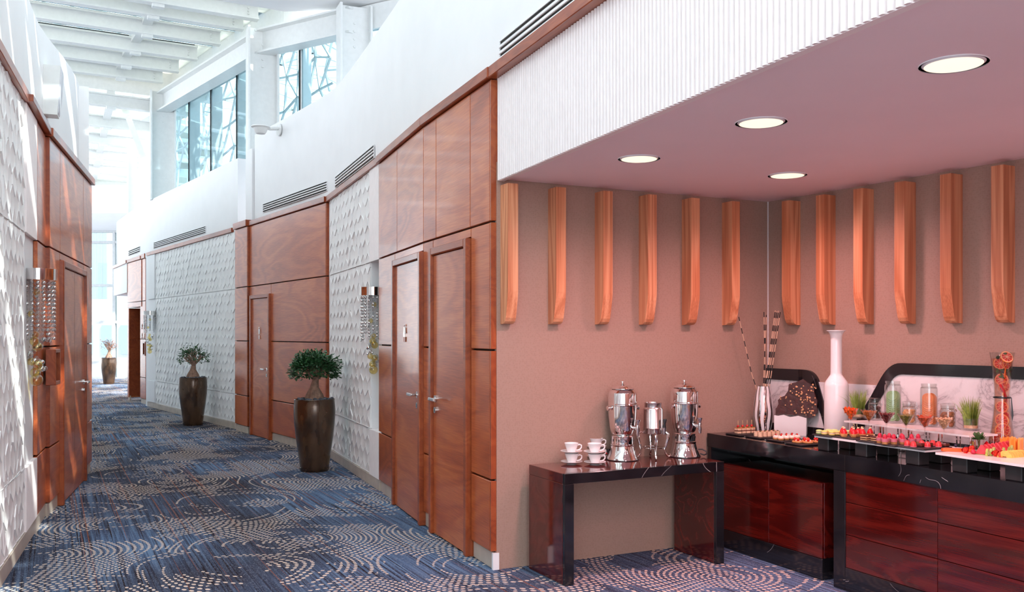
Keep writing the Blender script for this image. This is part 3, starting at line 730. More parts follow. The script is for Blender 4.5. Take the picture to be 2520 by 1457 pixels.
# ================================================================== OUTDOORS
struct('ground_outside', MB().add([(-120, 31.2, -3), (60, 31.2, -3), (60, 220, -3), (-120, 220, -3)], [(0, 1, 2, 3)]), plain('pale_paving', (.62, .58, .56), .8))
def tower(x0, x1, y, h, label, mat, ns):
    o = thing('tower_building', label, 'building', (0, y, -3))
    part('wall', MB().box(x0, x1, 0, 14, 0, h), mat, o, smooth=False)
    wdt = (x1-x0)/ns
    for i in range(ns): part('window_strip', MB().box(x0+wdt*(i+.25), x0+wdt*(i+.75), -.15, .02, 3, h-2), 'towerglass', o, smooth=False)
M['towerglass'] = plain('tower_glass', (.45, .62, .78), .15)
M['towerwall'] = plain('tower_wall', (.72, .72, .74), .7)
tower(-40.4, -37.5, 85, 60, 'pale high-rise tower with blue window strips seen through the end glazing', 'towerwall', 5)
tower(-43.2, -42.0, 95, 42, 'slim pale building edge beside the high-rise outside', 'towerwall', 3)
tower(-36, -26, 70, 7.2, 'low white podium building outside the end glazing', 'towerwall', 7)
#@@LIGHTS
# ================================================================== ALCOVE DOWNLIGHTS
M['lens'] = emit('warm_lens', (1.0, .82, .58), .92)
def downlight(x, y, label, power=78):
    o = thing('downlight', label, 'downlight', (x, y, 2.487), group='recessed ceiling downlights')
    part('trim_ring', MB().lathe([(.118, -.004), (.120, 0), (.108, .0), (.100, -.006), (.098, .0)], 36), 'white', o)
    part('lens', MB().lathe([(.0, -.005), (.099, -.005), (.098, .01), (0, .01)], 36), 'lens', o)
    L = bpy.data.lights.new('downlight_lamp', 'SPOT'); lo = link('downlight_lamp', L, o, (0, 0, -.02))
    L.energy = power; L.color = (1.0, .49, .51); L.spot_size = math.radians(165); L.spot_blend = 1.0; L.shadow_soft_size = .09
downlight(1.61, 3.334, 'recessed ceiling downlight nearest the camera')
downlight(1.159, 4.254, 'recessed ceiling downlight second in the row of three')
downlight(.713, 5.129, 'recessed ceiling downlight closest to the fluted fascia corner')
downlight(1.707, 5.665, 'recessed ceiling downlight nearest the alcove corner')
downlight(2.06, 2.44, 'unseen downlight added past the frame edge for pink light'); downlight(2.85, 3.4, 'unseen downlight added above the counter end for pink light'); downlight(2.51, 1.55, 'unseen downlight added at the far end of the row for pink light'); downlight(3.3, 2.5, 'unseen downlight added by the end wall for pink light')  # unseen downlights added to bring more pink light into the alcove

# ================================================================== ALCOVE FURNITURE
# wooden wall brackets
BPROF = [(0, 2.452), (.11, 2.452), (.11, 1.775), (.106, 1.735), (.088, 1.645), (.078, 1.605), (.066, 1.583), (.05, 1.571), (.03, 1.567), (0, 1.566)]
ORD = ['first', 'second', 'third', 'fourth', 'fifth', 'sixth']
bmesh_ = MB().prism(BPROF, 0, .072, 'x').mesh('wall_bracket', 'oak', False)
for i, s_ in enumerate((2.205, 1.859, 1.503, 1.149, .786, .430)):
    p = BW.w(s_-.072, .0, 0)
    tag(link('wall_bracket', bmesh_, None, p, BW.rz), 'tapered oak wall bracket above the coffee urns, %s from the mahogany corner' % ORD[i], 'bracket', 'oak brackets above the coffee table')
for i, s_ in enumerate((1.623, 1.311, .999, .686, .369, .049)):
    p = RW.w(s_, .0, 0)
    tag(link('wall_bracket', bmesh_, None, p, RW.rz), 'tapered oak wall bracket over the buffet counter, %s from the alcove corner' % ORD[i], 'bracket', 'oak brackets above the buffet counter')

# console table
TF0 = Vector((.314, 5.44)); TX = Vector((.892, .452)); TRZ = math.atan2(TX.y, TX.x)
TL, TDp, TH = 1.205, .455, .668
def tw(x, y, z=TH): p = TF0+TX*x+Vector((-TX.y, TX.x))*y; return Vector((p.x, p.y, z))
o = thing('console_table', 'red wood waterfall console table with black marble front edges', 'table', (TF0.x, TF0.y, 0), TRZ)
part('table_top', MB().cbox(0, TL, .028, TDp, TH-.062, TH, .003), 'red_wood', o, smooth=False)
part('side_panel', MB().cbox(0, .062, .028, TDp, 0.002, TH-.062, .003), 'red_wood', o, smooth=False)
part('side_panel', MB().cbox(TL-.062, TL, .028, TDp, 0.002, TH-.062, .003), 'red_wood', o, smooth=False)
part('marble_edge', MB().cbox(0, TL, 0, .027, TH-.062, TH, .002), 'black_marble', o, smooth=False)
part('marble_edge', MB().cbox(0, .064, 0, .027, 0.002, TH-.063, .002), 'black_marble', o, smooth=False)
part('marble_edge', MB().cbox(TL-.064, TL, 0, .027, 0.002, TH-.063, .002), 'black_marble', o, smooth=False)

# buffet counter
K0 = Vector((1.395, 6.545)); KD = Vector((.418, -.908)).normalized(); KF = Frame((K0.x, K0.y), (K0.x+KD.x, K0.y+KD.y)); CT = .794
ks = KF.s
o = thing('buffet_counter', 'black marble buffet counter with red wood drawers along the alcove wall', 'counter', KF.loc, KF.rz)
SL = CT-.094
part('counter_top', MB().prism([(0.005, 0), (4.3, 0), (4.3, .92), (0.005, .545)], SL, CT, 'z'), 'black_marble', o, smooth=False)
lg0, lg1 = ks(2050), ks(2079)
part('marble_leg', MB().cbox(.008, .05, 0.002, .5, 0, SL), 'black_marble', o, smooth=False)
part('marble_leg', MB().cbox(lg0, lg1, 0.002, .5, 0, SL), 'black_marble', o, smooth=False)
part('plinth', MB().cbox(lg1, 4.3, 0.002, .5, 0, KF.z(2079, 1397)), 'black_marble', o, smooth=False)
part('back_panel', MB().box(.05, lg0, .44, .46, 0, SL), 'black_marble', o, smooth=False)
part('carcass', MB().box(lg1, 4.3, .03, .5, .1, SL-.002), 'joint', o, smooth=False)
dz = [KF.z(2079, v_) for v_ in (1397, 1316, 1236, 1157)]
dxs = [lg1, ks(2305), ks(2305)*2-lg1, ks(2305)*3-2*lg1]
for a, b in zip(dxs, dxs[1:]):
    for z0, z1 in zip(dz, dz[1:]): part('drawer', MB().cbox(a+.0015, b-.0015, .006, .03, z0+.0015, z1-.0015, .0015), 'red_wood', o, smooth=False)
part('fascia_joint', MB().box(lg1-.001, lg1+.001, -.0005, .002, SL, CT), 'joint', o, smooth=False)
cb0, cb1 = .13, ks(2023, .04)
o = thing('under_counter_cabinet', 'low red wood cabinet tucked under the open end of the buffet counter', 'cabinet', KF.w(0, .04, 0), KF.rz)
part('plinth', MB().cbox(cb0, cb1, 0, .35, 0, .13), 'black_marble', o, smooth=False)
part('body', MB().cbox(cb0, cb1, .018, .35, .13, .592), 'red_wood', o, smooth=False)
cm = ks(1892, .04)
for a, b in ((cb0, cm), (cm, cb1)): part('cabinet_door', MB().cbox(a+.001, b-.001, 0, .018, .132, .592, .002), 'red_wood', o, smooth=False)

# backsplash on the alcove wall
def bez(a, b, c, n=7): return [((1-f)**2*a[0]+2*f*(1-f)*b[0]+f*f*c[0], (1-f)**2*a[1]+2*f*(1-f)*b[1]+f*f*c[1]) for f in [i/n for i in range(n+1)]]
def rp(u_, v_): s_ = RW.s(u_); return (s_, RW.z(u_, v_))
o = thing('backsplash', 'white veined marble backsplash with black marble arches', 'backsplash', RW.loc, RW.rz)
part('white_slab', MB().box(-3.0, RW.L-.002, 0, .012, CT, 1.168), 'white_marble', o, smooth=False)
zt2 = 1.318; zi2 = 1.247
out2 = [(rp(2104, 1048)[0]+.06, CT), rp(2104, 1048), rp(2150, 972)]+bez(rp(2173, 930), (rp(2194, 891)[0], zt2), (rp(2222, 891)[0], zt2))
in2 = bez((rp(2228, 921)[0], zi2), (rp(2206, 921)[0], zi2), rp(2195, 942))+[rp(2172, 980), rp(2132, 1046)]
sl0 = (rp(2132, 1046)[0]+.055, CT)
band = out2+[(-3.0, zt2), (-3.0, zi2), (in2[0][0]-.02, zi2)]+in2+[sl0]
part('black_arch', MB().prism(band, 0, .022), 'black_marble', o, smooth=False)
part('white_inset', MB().prism([(-3.0, CT), (-3.0, zi2+.01), (in2[0][0], zi2+.01)]+in2+[(in2[-1][0], CT)], 0, .0145), 'white_marble', o, smooth=False)
out1 = bez((rp(1982, 905)[0], 1.25), (rp(2006, 905)[0], 1.25), rp(2016, 934))+[rp(2026, 970)]; ob = (rp(2026, 970)[0]-.10, CT)
in1 = bez((rp(1966, 935)[0], 1.168), (rp(1992, 935)[0], 1.168), rp(2004, 970))+[rp(2025, 1019)]; ib = (rp(2025, 1019)[0]-.05, CT)
band = [(RW.L-.002, 1.25)]+out1+[ob, ib]+in1[::-1]+[(RW.L-.002, 1.168)]
part('black_arch', MB().prism(band, 0, .022), 'black_marble', o, smooth=False)
part('black_skirting', MB().box(-3.0, RW.L-.002, 0, .024, CT, CT+.055), 'black_marble', o, smooth=False)

# ------------------------------------------------------------------ coffee urns
def urn(loc, rz, label, cable):
    o = thing('coffee_urn', label, 'urn', loc, rz, 'chrome urns on the console table')
    part('base', MB().lathe([(0, 0), (.104, 0), (.107, .006), (.104, .014), (.100, .022), (.090, .045), (.082, .07), (.078, .092), (.080, .098), (.080, .104), (.075, .108), (.074, .150), (.076, .158), (.070, .164), (0, .164)], 40), 'chrome', o, ang=20)
    part('foot_ring', MB().lathe([(.100, 0), (.109, 0), (.109, .006), (.10, .006)], 40), 'black_plastic', o)
    for i in range(10):
        a = 2*PI*i/10; part('vent_slot', MB().box(-.003, .003, -.001, .002, -.008, .008), 'black_plastic', o, (.0755*math.cos(a), .0755*math.sin(a), .132), rot=(0, 0, a+PI/2), smooth=False)
    part('body', MB().lathe([(0, .166), (.066, .166), (.074, .176), (.082, .20), (.088, .235), (.093, .29), (.0955, .345), (.0965, .36), (.0985, .364), (.0985, .370), (.0955, .374), (.0955, .441), (.0945, .445), (.079, .464), (.076, .467), (0, .467)], 48), 'chrome', o, ang=20)
    part('lid', MB().lathe([(.070, .4675), (.081, .470), (.081, .473), (.072, .475), (.058, .485), (.042, .493), (.026, .498), (.010, .500), (.005, .507), (.005, .513), (.019, .517), (.019, .520), (0, .523)], 40), 'chrome', o, ang=20)
    for a in (4.35, 1.05):
        c, s_ = math.cos(a), math.sin(a); h = part('side_knob', MB().tube([(.092*c, .092*s_, .345), (.104*c, .104*s_, .345), (.112*c, .112*s_, .345), (.118*c, .118*s_, .345)], [.008, .007, .018, .016], 16), 'chrome', o)
    tp = part('tap', MB().tube([(.085, 0, .215), (.118, 0, .215), (.126, 0, .215)], [.012, .012, .014], 12).tube([(.122, 0, .235), (.122, 0, .20), (.122, 0, .165)], [.012, .013, .008], 12), 'chrome', o)
    part('tap_lever', MB().tube([(.122, 0, .23), (.122, 0, .25), (.122, 0, .268), (.122, 0, .272)], [.006, .010, .018, .018], 14), 'chrome', tp)
    if cable == 'loop': part('power_cord', MB().tube([(.075, .055, .05), (.10, .07, .05), (.125, .075, .038), (.13, .075, .022), (.11, .075, .012), (.085, .065, .02)], .005, 8), 'black_plastic', o)
    else:
        sw = part('power_switch', MB().cbox(-.112, -.094, -.032, -.012, .035, .065), 'black_plastic', o, smooth=False)
        part('red_light', MB().ball((-.108, -.034, .035), .006, 8, 6), plain('red_lamp', (.5, .01, .01), .3), sw)
u1 = onz(1532, 1131, TH); u2 = onz(1684, 1123, TH)
urn(u1, -.75, 'tall chrome coffee urn standing beside the white cups', 'switch')
urn(u2, -.75, 'tall chrome coffee urn standing nearest the buffet counter', 'loop')
# milk dispenser on scroll legs
md = onz(1607, 1127, TH)
o = thing('milk_dispenser', 'small chrome milk dispenser on four scroll legs between the urns', 'dispenser', md, -.75)
part('canister', MB().lathe([(0, .165), (.064, .165), (.067, .172), (.067, .20), (.069, .203), (.067, .206), (.067, .328), (.064, .336), (.058, .342), (.058, .366), (.060, .372), (.056, .374), (.054, .366), (.054, .345), (0, .345)], 40), 'satin_steel', o)
for i in range(4):
    a = PI/4+i*PI/2; c, s_ = math.cos(a), math.sin(a)
    pr_ = [(.060, .172), (.084, .176), (.100, .160), (.102, .132), (.090, .095), (.080, .06), (.086, .03), (.102, .010), (.118, .014), (.114, .028)]
    part('leg', MB().tube([(r*c, r*s_, z) for r, z in pr_], [.006, .008, .010, .011, .009, .007, .006, .008, .007, .005], 10), 'chrome', o)
part('stretcher_ring', MB().tube([(.074*math.cos(2*PI*i/20), .074*math.sin(2*PI*i/20), .072) for i in range(21)], .003, 6), 'chrome', o)
tp = part('tap', MB().tube([(.06, 0, .195), (.095, 0, .195)], .010, 10).tube([(.088, 0, .21), (.088, 0, .165)], [.016, .010], 12), 'satin_steel', o)
part('tap_lever', MB().tube([(.088, 0, .205), (.092, 0, .235), (.094, 0, .262), (.094, 0, .268)], [.014, .008, .014, .012], 12), 'black_plastic', tp)

# ------------------------------------------------------------------ cups and saucers
cupm = MB().lathe([(0, .002), (.026, .002), (.027, .006), (.034, .025), (.0405, .044), (.046, .060), (.0445, .061), (.039, .044), (.032, .024), (.024, .008), (0, .007)], 32).mesh('bowl', 'porcelain')
hm = MB().tube([(.037, 0, .046), (.052, 0, .052), (.064, 0, .046), (.064, 0, .032), (.054, 0, .020), (.036, 0, .014), (.031, 0, .014)], [.0045]*7, 8).mesh('handle', 'porcelain')
saum = MB().lathe([(0, .0), (.030, .0), (.032, .004), (.052, .008), (.071, .016), (.0705, .018), (.052, .0115), (.030, .0065), (0, .006)], 40).mesh('coffee_saucer', 'porcelain')
def cup(loc, rz, label): 
    o = thing('coffee_cup', label, 'cup', loc, rz, 'white cups on the console table'); link('bowl', cupm, o); link('handle', hm, o)
def saucer(loc, label): tag(link('coffee_saucer', saum, None, loc), label, 'saucer', 'white saucers on the console table')
for (u_, v_), nm in (((1407, 1140), 'stack at the table end, away from the urns'), ((1464, 1141), 'front stack beside the urn'), ((1468, 1126), 'rear stack tucked behind the front stack')):
    p = onz(u_, v_, TH+.004); r_ = -.12
    p.z = TH+.001
    saucer(p, 'white saucer at the bottom of the '+nm); cup(p+Vector((0, 0, .006)), r_, 'white cup lower in the '+nm)
    q = p+Vector((-.002, .0, .067)); saucer(q, 'white saucer higher up in the '+nm); cup(q+Vector((0, 0, .006)), r_, 'white cup on top of the '+nm)

# ------------------------------------------------------------------ counter left end
# striped vase with sticks
t = NT('banded_reed'); sp_ = t.n('SeparateXYZ'); t.l(t.coord(kind='Object'), sp_.inputs[0])
fr_ = t.math('FRACT', t.math('MULTIPLY', sp_.outputs[2], 10.5))
t.color(t.mix(t.math('GREATER_THAN', fr_, .56), sr(214, 178, 150), (.008, .007, .008))); t.set(Roughness=.5); M['reed'] = t.m
VL = Vector((1.803, 6.56, CT))
mb = MB(); prof = [(.042+.025*math.sin(PI*min(1, (z_/.335)**.9*.93+.06))**1.1, z_) for z_ in [.335*i/22 for i in range(23)]]
NS = 18
for kseg in range(NS):
    mb.cur = kseg % 2; a0 = 2*PI*kseg/NS; wv = lambda r, z, a: r*(1.0 if kseg % 2 else 1.035)
    P2_ = []
    n_ = 4; vs = []; pts = []
    for i in range(n_+1):
        for (r, z) in prof:
            a = a0+2*PI/NS*i/n_+.10*math.sin(z*38+kseg*.6)*.5
            rr_ = r*(1.04 if kseg % 2 == 0 else 1.0); vs.append((rr_*math.cos(a), rr_*math.sin(a), z))
    m_ = len(prof)
    mb.add(vs, [(i*m_+j, (i+1)*m_+j, (i+1)*m_+j+1, i*m_+j+1) for i in range(n_) for j in range(m_-1)])
mb.cur = 0; mb.lathe([(0, .001), (.046, .001)], 24)
o = thing('striped_vase', 'white and silver striped vase holding banded sticks', 'vase', VL)
vv_ = part('vessel', mb, ['porcelain', 'chrome'], o)
part('inner_wall', MB().lathe([(.040, .334), (.046, .30), (.055, .2), (.0, .1)], 24), 'black_plastic', o)
sticks = [((1818, 780), -.02, 'banded stick leaning far out towards the coffee urns'), ((1880, 768), .0, 'banded stick rising in the alcove corner'), ((1886, 775), .03, 'banded stick crossing behind the upright one'),
          ((1908, 764), .0, 'banded stick leaning towards the first counter bracket'), ((1912, 766), .02, 'banded stick second in the bundle leaning towards the counter'), ((1916, 765), .04, 'banded stick third in the bundle leaning towards the counter'), ((1920, 768), -.02, 'banded stick at the outer side of the leaning bundle')]
for i, ((u_, v_), dy, lb_) in enumerate(sticks):
    a = 2*PI*i/7; b0 = VL+Vector((.016*math.cos(a), .012*math.sin(a), .11)); top = at(u_, v_, VL.y+dy-.02); d_ = top-b0
    mid = Vector((0, 0, d_.length*.5))
    ob = single('banded_stick', MB().tube([(0, 0, 0), (.006*(1 if i else -6), 0, d_.length*.45), (0, 0, d_.length)], .0031, 8), 'reed', lb_, 'stick', b0, group='banded sticks in the striped vase', rot=d_.to_track_quat('Z', 'Y').to_euler())

# chocolate slab on a white stand
pA = onz(1905, 1069, CT); pB = onz(1984, 1073, CT); cw_ = (pB-pA).length; crz = math.atan2(pB.y-pA.y, pB.x-pA.x)
o = thing('display_stand', 'glossy white block stand with clear sides under the chocolate', 'stand', pA, crz)
sx0 = Vector((pA.x, pA.y)); px2z = pA.y/FPX
zs = lambda v_: (1069-v_)*px2z
part('front_sheet', MB().prism([(0, 0), (cw_, 0), (cw_+.002, zs(1026)), (cw_*.75, zs(1021)), (cw_*.5, zs(1025)), (cw_*.3, zs(1020)), (cw_*.12, zs(1023)), (0, zs(1022))], 0, .012), 'porcelain', o, smooth=False)
part('clear_box', MB().cbox(0, cw_+.004, .013, .075, .001, zs(1018)), 'glass', o, smooth=False)
part('back_sheet', MB().cbox(.01, cw_-.004, .062, .070, .002, zs(1030)), 'porcelain', o, smooth=False)
M['choc'] = plain('dark_chocolate', sr(74, 32, 28), .35, var=.25, scale=40, bump=.25)
M['nut'] = plain('hazelnut', sr(232, 178, 130), .5, var=.15)
o2 = thing('chocolate_slab', 'upright dark chocolate slab studded with hazelnuts above the white stand', 'chocolate', pA+Vector((math.cos(crz+PI/2)*.03, math.sin(crz+PI/2)*.03, 0)), crz)
cx = lambda u_: (u_-1905)/FPX*pA.y/math.cos(crz)*1.02
outl = [(1907, 1024), (1906, 1010), (1912, 995), (1911, 985), (1917, 978), (1925, 974), (1932, 962), (1934, 945), (1948, 940), (1963, 932), (1972, 940), (1985, 948), (1986, 965), (1992, 985), (1991, 1000), (1993, 1008), (1985, 1024), (1970, 1026), (1940, 1024)]
part('slab', MB().prism([(cx(u_), zs(v_)) for u_, v_ in outl], .0, .022), 'choc', o2, smooth=False)
part('front_shard', MB().prism([(cx(u_), zs(v_)) for u_, v_ in [(1907, 1023), (1907, 1006), (1914, 997), (1926, 999), (1938, 1008), (1948, 1021)]], -.014, -.002), 'choc', o2, smooth=False)
nb_ = MB(); rn = random.Random(4)
for i in range(95):
    u_ = rn.uniform(1914, 1989); v_ = rn.uniform(944, 1022)
    if u_ < 1935 and v_ < 975: continue
    if u_ < 1945 and v_ > 1000: continue
    nb_.ball((cx(u_), -.002, zs(v_)), rn.uniform(.004, .0075), 8, 5)
part('hazelnuts', nb_, 'nut', o2, kind='stuff')

# tall white bottle vase
bp = Vector(((2058-CU)/FPX*5.95, 5.95, CT))
single('bottle_vase', MB().lathe([(0, 0), (.074, 0), (.076, .004), (.0765, .370), (.074, .384), (.066, .402), (.044, .434), (.0375, .444), (.0362, .458), (.0355, .66), (.037, .69), (.041, .708), (.049, .722), (.060, .729), (.060, .733), (.050, .733), (.038, .715), (.030, .66), (.030, .46), (0, .45)], 48), 'porcelain', 'tall white bottle vase with a flared lip at the buffet', 'vase', bp)

# ------------------------------------------------------------------ slates with savoury bites
M['bread'] = plain('bread', sr(226, 188, 156), .7, var=.15, scale=40, bump=.3)
M['crust'] = plain('golden_crust', sr(206, 140, 84), .6, var=.2, scale=40)
M['filling'] = plain('meat_filling', sr(110, 60, 50), .6, var=.3)
M['cream'] = plain('whipped_cream', sr(236, 214, 200), .6, var=.08)
M['tomato'] = plain('red_tomato', sr(190, 30, 30), .2, var=.15)
M['herb'] = plain('green_herb', sr(90, 120, 50), .5, var=.3)
M['pick'] = plain('bamboo_pick', sr(226, 190, 146), .6)
M['olive'] = plain('dark_olive', sr(70, 28, 40), .3)
NTH = ['first', 'second', 'third', 'fourth', 'fifth', 'sixth', 'seventh', 'eighth', 'ninth', 'tenth', 'eleventh', 'twelfth']
SLW, SLD = .155, .235
slm = MB().cbox(-SLW/2, SLW/2, -SLD/2, SLD/2, 0, .009, .003).mesh('slate_plate', 'slate', False)
SP = []
SPX = [(1836, 1066.5), (1886, 1073.5), (1938, 1081.5), (1986, 1090)]
SLL = ['black slate plate holding picked club sandwiches', 'black slate plate holding small rolled sandwiches', 'black slate plate holding round cream canapes', 'black slate plate holding tomato bruschetta, half behind the white board']
for i, (u_, v_) in enumerate(SPX):
    p = onz(u_, v_, CT+.009); p.z = CT+.001; SP.append(p)
    tag(link('slate_plate', slm, None, p, KF.rz), SLL[i], 'plate', 'black slate plates on the counter')
def rel(p, x, y, z=.0095): 
    n_ = Vector((-KD.y, KD.x)); q = Vector((p.x, p.y))+KD*x+n_*y; return Vector((q.x, q.y, p.z+z))
def proto(name, label, cat, group, parts, spots, rz=0.0):
    first = None
    rank = {i: k_ for k_, i in enumerate(sorted(range(len(spots)), key=lambda i: spots[i].x/spots[i].y))}
    for i, loc in enumerate(spots):
        lb_ = label+', '+NTH[rank[i]]+' from the urn side'
        if first is None:
            first = thing(name, lb_, cat, loc, rz, group)
            for nm, mb, mt in parts: part(nm, mb, mt, first)
        else: dup(first, loc, rz+random.uniform(-.25, .25), lb_)
# clubs with picks: row running back from the front edge
proto('club_sandwich', 'small layered club sandwich with cherry tomato on a bamboo pick', 'sandwich', 'picked sandwiches on the first slate',
      [('bread_layer', MB().cbox(-.021, .021, -.016, .016, 0, .017, .003), 'bread'), ('filling', MB().cbox(-.022, .022, -.017, .017, .017, .022, .002), 'filling'), ('bread_layer', MB().cbox(-.021, .021, -.016, .016, .022, .037, .003), 'bread'),
       ('crust', MB().cbox(-.0212, .0212, -.0162, .0162, .037, .041, .002), 'crust'), ('tomato', MB().ball((0, 0, .050), .010, 10, 7), 'tomato'), ('pick', MB().tube([(0, 0, .05), (0, 0, .07)], .0015, 6).cbox(-.003, .003, -.001, .001, .07, .092, .0008), 'pick'), ('herb', MB().cbox(.006, .018, -.006, .008, .041, .046, .002), 'herb')],
      [rel(SP[0], .0, y) for y in (-.07, -.03, .01, .05)], KF.rz)
proto('rolled_sandwich', 'pale rolled sandwich topped with olive on slate', 'sandwich', 'rolled sandwiches on the second slate',
      [('roll', MB().cyl((0, 0, 0), .017, .034, 14), 'bread'), ('olive', MB().ball((0, 0, .036), .007, 8, 6, (1, 1, .5)), 'olive'), ('herb', MB().cbox(.004, .012, -.003, .004, .034, .038), 'herb')],
      [rel(SP[1], x, y) for y in (-.07, -.032, .006, .044, .08) for x in (-.02, .02)], KF.rz)
proto('cream_canape', 'round canape with piped cream and tomato on slate', 'canape', 'cream canapes on the third slate',
      [('pastry', MB().lathe([(0, 0), (.018, 0), (.023, .010), (.020, .013), (0, .013)], 16), 'crust'), ('cream', MB().lathe([(.021, .011), (.022, .018), (.016, .026), (.006, .030), (0, .031)], 14), 'cream'), ('tomato', MB().ball((.004, -.004, .033), .008, 8, 6, (1, .6, .8)), 'tomato'), ('herb', MB().prism([(-.014, .030), (-.004, .036), (.002, .032)], -.006, .006), 'herb')],
      [rel(SP[2], x, y) for y in (-.075, -.03, .015, .06) for x in (-.024, .024)], KF.rz)
proto('tomato_bruschetta', 'small toast with white cheese and cherry tomatoes', 'bruschetta', 'bruschetta on the fourth slate',
      [('toast', MB().lathe([(0, 0), (.026, 0), (.030, .006), (.028, .013), (0, .013)], 16, fn=lambda r, z, a: r*(1+.25*abs(math.cos(a)))), 'crust'), ('cheese', MB().ball((0, .004, .015), .018, 10, 6, (1.2, .9, .45)), 'cream'), ('tomato', MB().ball((-.018, -.006, .022), .010, 8, 6, (1, 1, 1.1)), 'tomato'), ('tomato', MB().ball((.014, -.008, .022), .010, 8, 6), 'tomato'), ('sauce', MB().ball((.0, .004, .024), .011, 8, 6, (1.1, .9, .6)), 'crust')],
      [rel(SP[3], x, y) for x, y in ((-.02, -.06), (.028, -.02), (-.02, .02), (.03, .06))], KF.rz)
for i, (u_, v_) in enumerate(((1848, 1076.5), (1899, 1084.5), (1949, 1092.5), (1800, 1069))):
    p = onz(u_, v_, CT); single('serving_pick', MB().tube([(-.05, 0, .004), (.0, 0, .004)], .0025, 6).ball((.006, 0, .005), .006, 8, 6, (1.4, .9, .7)), 'satin_steel', ['short steel serving pick in front of the club sandwiches', 'short steel serving pick in front of the rolled sandwiches', 'short steel serving pick in front of the cream canapes', 'short steel serving pick at the open counter end'][i], 'utensil', p+Vector((0, 0, .0)), KF.rz+.4, 'steel serving picks')

# ------------------------------------------------------------------ white boards on black risers
BZ = .885
def kw(x, y, z): q = KF.w(x, y, z); return q
bx0, bx1 = ks(2000), 0
b1a = onz(2004, 1071, BZ); b1b = onz(2276, 1108, BZ)
def kloc(p): q = Vector((p.x, p.y))-KF.A; return q.dot(KF.d), q.dot(KF.n)
x1a, y1a = kloc(b1a); x1b, y1b = kloc(b1b)
o = single('serving_board', MB().prism([(x1a, y1a), (x1b, y1b), (x1b+.02, y1b+.28), (x1a+.02, y1a+.28)], BZ-.012, BZ, 'z'), 'white_board', 'long white serving board carrying the sweets', 'board', KF.loc, KF.rz, smooth=False)
b2a = onz(2302, 1113, BZ); x2a, y2a = kloc(b2a)
single('serving_board', MB().prism([(x2a, y2a), (x2a+1.1, y2a-.02), (x2a+1.1, y2a+.55), (x2a+.03, y2a+.55)], BZ-.012, BZ, 'z'), 'white_board', 'white serving board carrying the cut fruit', 'board', KF.loc, KF.rz, smooth=False)
RS = [(x1a+.04, 'first'), (x1a+.34, 'second'), (x1b-.10, 'third'), (x2a+.12, 'fourth'), (x2a+.42, 'fifth'), (x2a+.68, 'sixth')]
for x_, nm in RS:
    yy = (y1a if x_ < x2a else y2a)+.06
    single('riser_block', MB().cbox(-.045, .045, -.03, .05, 0, BZ-.0125-CT-.001, .004), 'slate', 'black block riser under the white boards, %s from the bottle vase' % nm, 'riser', KF.w(x_, yy, CT+.0005), KF.rz, 'black riser blocks', smooth=False)
    single('riser_block', MB().cbox(-.045, .045, -.03, .05, 0, BZ-.0125-CT-.001, .004), 'slate', 'rear black block riser under the white boards, %s from the bottle vase' % nm, 'riser', KF.w(x_, yy+.17, CT+.0005), KF.rz, 'black riser blocks', smooth=False)
# slates on the boards
def bslate(u_, v_, wx, wy, label):
    p = onz(u_, v_, BZ+.009); p.z = BZ+.0005
    single('slate_plate', MB().cbox(-wx/2, wx/2, -wy/2, wy/2, 0, .008, .003), 'slate', label, 'plate', p, KF.rz, 'black slate plates on the boards', smooth=False); return p
S1 = bslate(2054, 1068.5, .155, .22, 'black slate under the macarons')
S2 = bslate(2107, 1074, .17, .22, 'black slate under the strawberry tartlets')
S3 = bslate(2163, 1083, .14, .22, 'black slate under the layered cake slices')
S4 = bslate(2212, 1091, .145, .22, 'black slate under the raspberry cups')
S5 = bslate(2276, 1098, .17, .22, 'black slate under the chocolate squares and red domes')
for col, name, pts in ((sr(178, 204, 134), 'pale green macaron on the slate by the bottle vase', [(-.05, -.075), (-.03, .03), (.01, .05), (.05, .06), (-.05, .0)]), (sr(232, 204, 112), 'pale yellow macaron on the slate by the bottle vase', [(-.005, -.075), (.0, -.03), (.035, -.02), (.06, -.005), (.045, -.065)])):
    mt = plain('macaron_'+name[:10].replace(' ', '_'), col, .6, var=.05); proto('macaron', name, 'macaron', name.split(' macaron')[0]+' macarons',
        [('shell', MB().lathe([(0, 0), (.016, .0), (.0195, .004), (.0195, .009), (.018, .010), (0, .010)], 18), mt), ('ganache', MB().lathe([(0, .010), (.017, .010), (.0175, .013), (.017, .015), (0, .015)], 18), 'cream'), ('shell', MB().lathe([(0, .015), (.018, .015), (.0195, .016), (.0195, .020), (.016, .024), (.008, .026), (0, .026)], 18), mt)],
        [rel(S1, x, y, .009) for x, y in pts])
M['strawb'] = plain('glazed_strawberry', sr(208, 24, 36), .12, var=.15, scale=60)
M['goldleaf'] = plain('gold_flake', sr(246, 226, 180), .4)
proto('strawberry_tartlet', 'strawberry tartlet with a glazed berry and gold flake', 'tartlet', 'strawberry tartlets on slate',
      [('tart_shell', MB().lathe([(0, 0), (.015, 0), (.022, .016), (.0215, .020), (.019, .018), (0, .017)], 18, fn=lambda r, z, a: r*(1+.04*math.cos(12*a))), 'crust'), ('strawberry', MB().lathe([(.0175, .018), (.018, .026), (.014, .037), (.008, .046), (.003, .050), (0, .051)], 16), 'strawb'), ('gold_flake', MB().prism([(-.007, .048), (-.002, .058), (.002, .052), (.007, .057), (.004, .046)], -.003, .003), 'goldleaf')],
      [rel(S2, x, y, .009) for x, y in ((-.055, -.05), (-.01, -.085), (.03, -.05), (-.03, .0), (.015, .0), (.05, .0), (.0, .045), (.05, .06))])
M['cake'] = plain('coffee_sponge', sr(220, 178, 132), .7, var=.1)
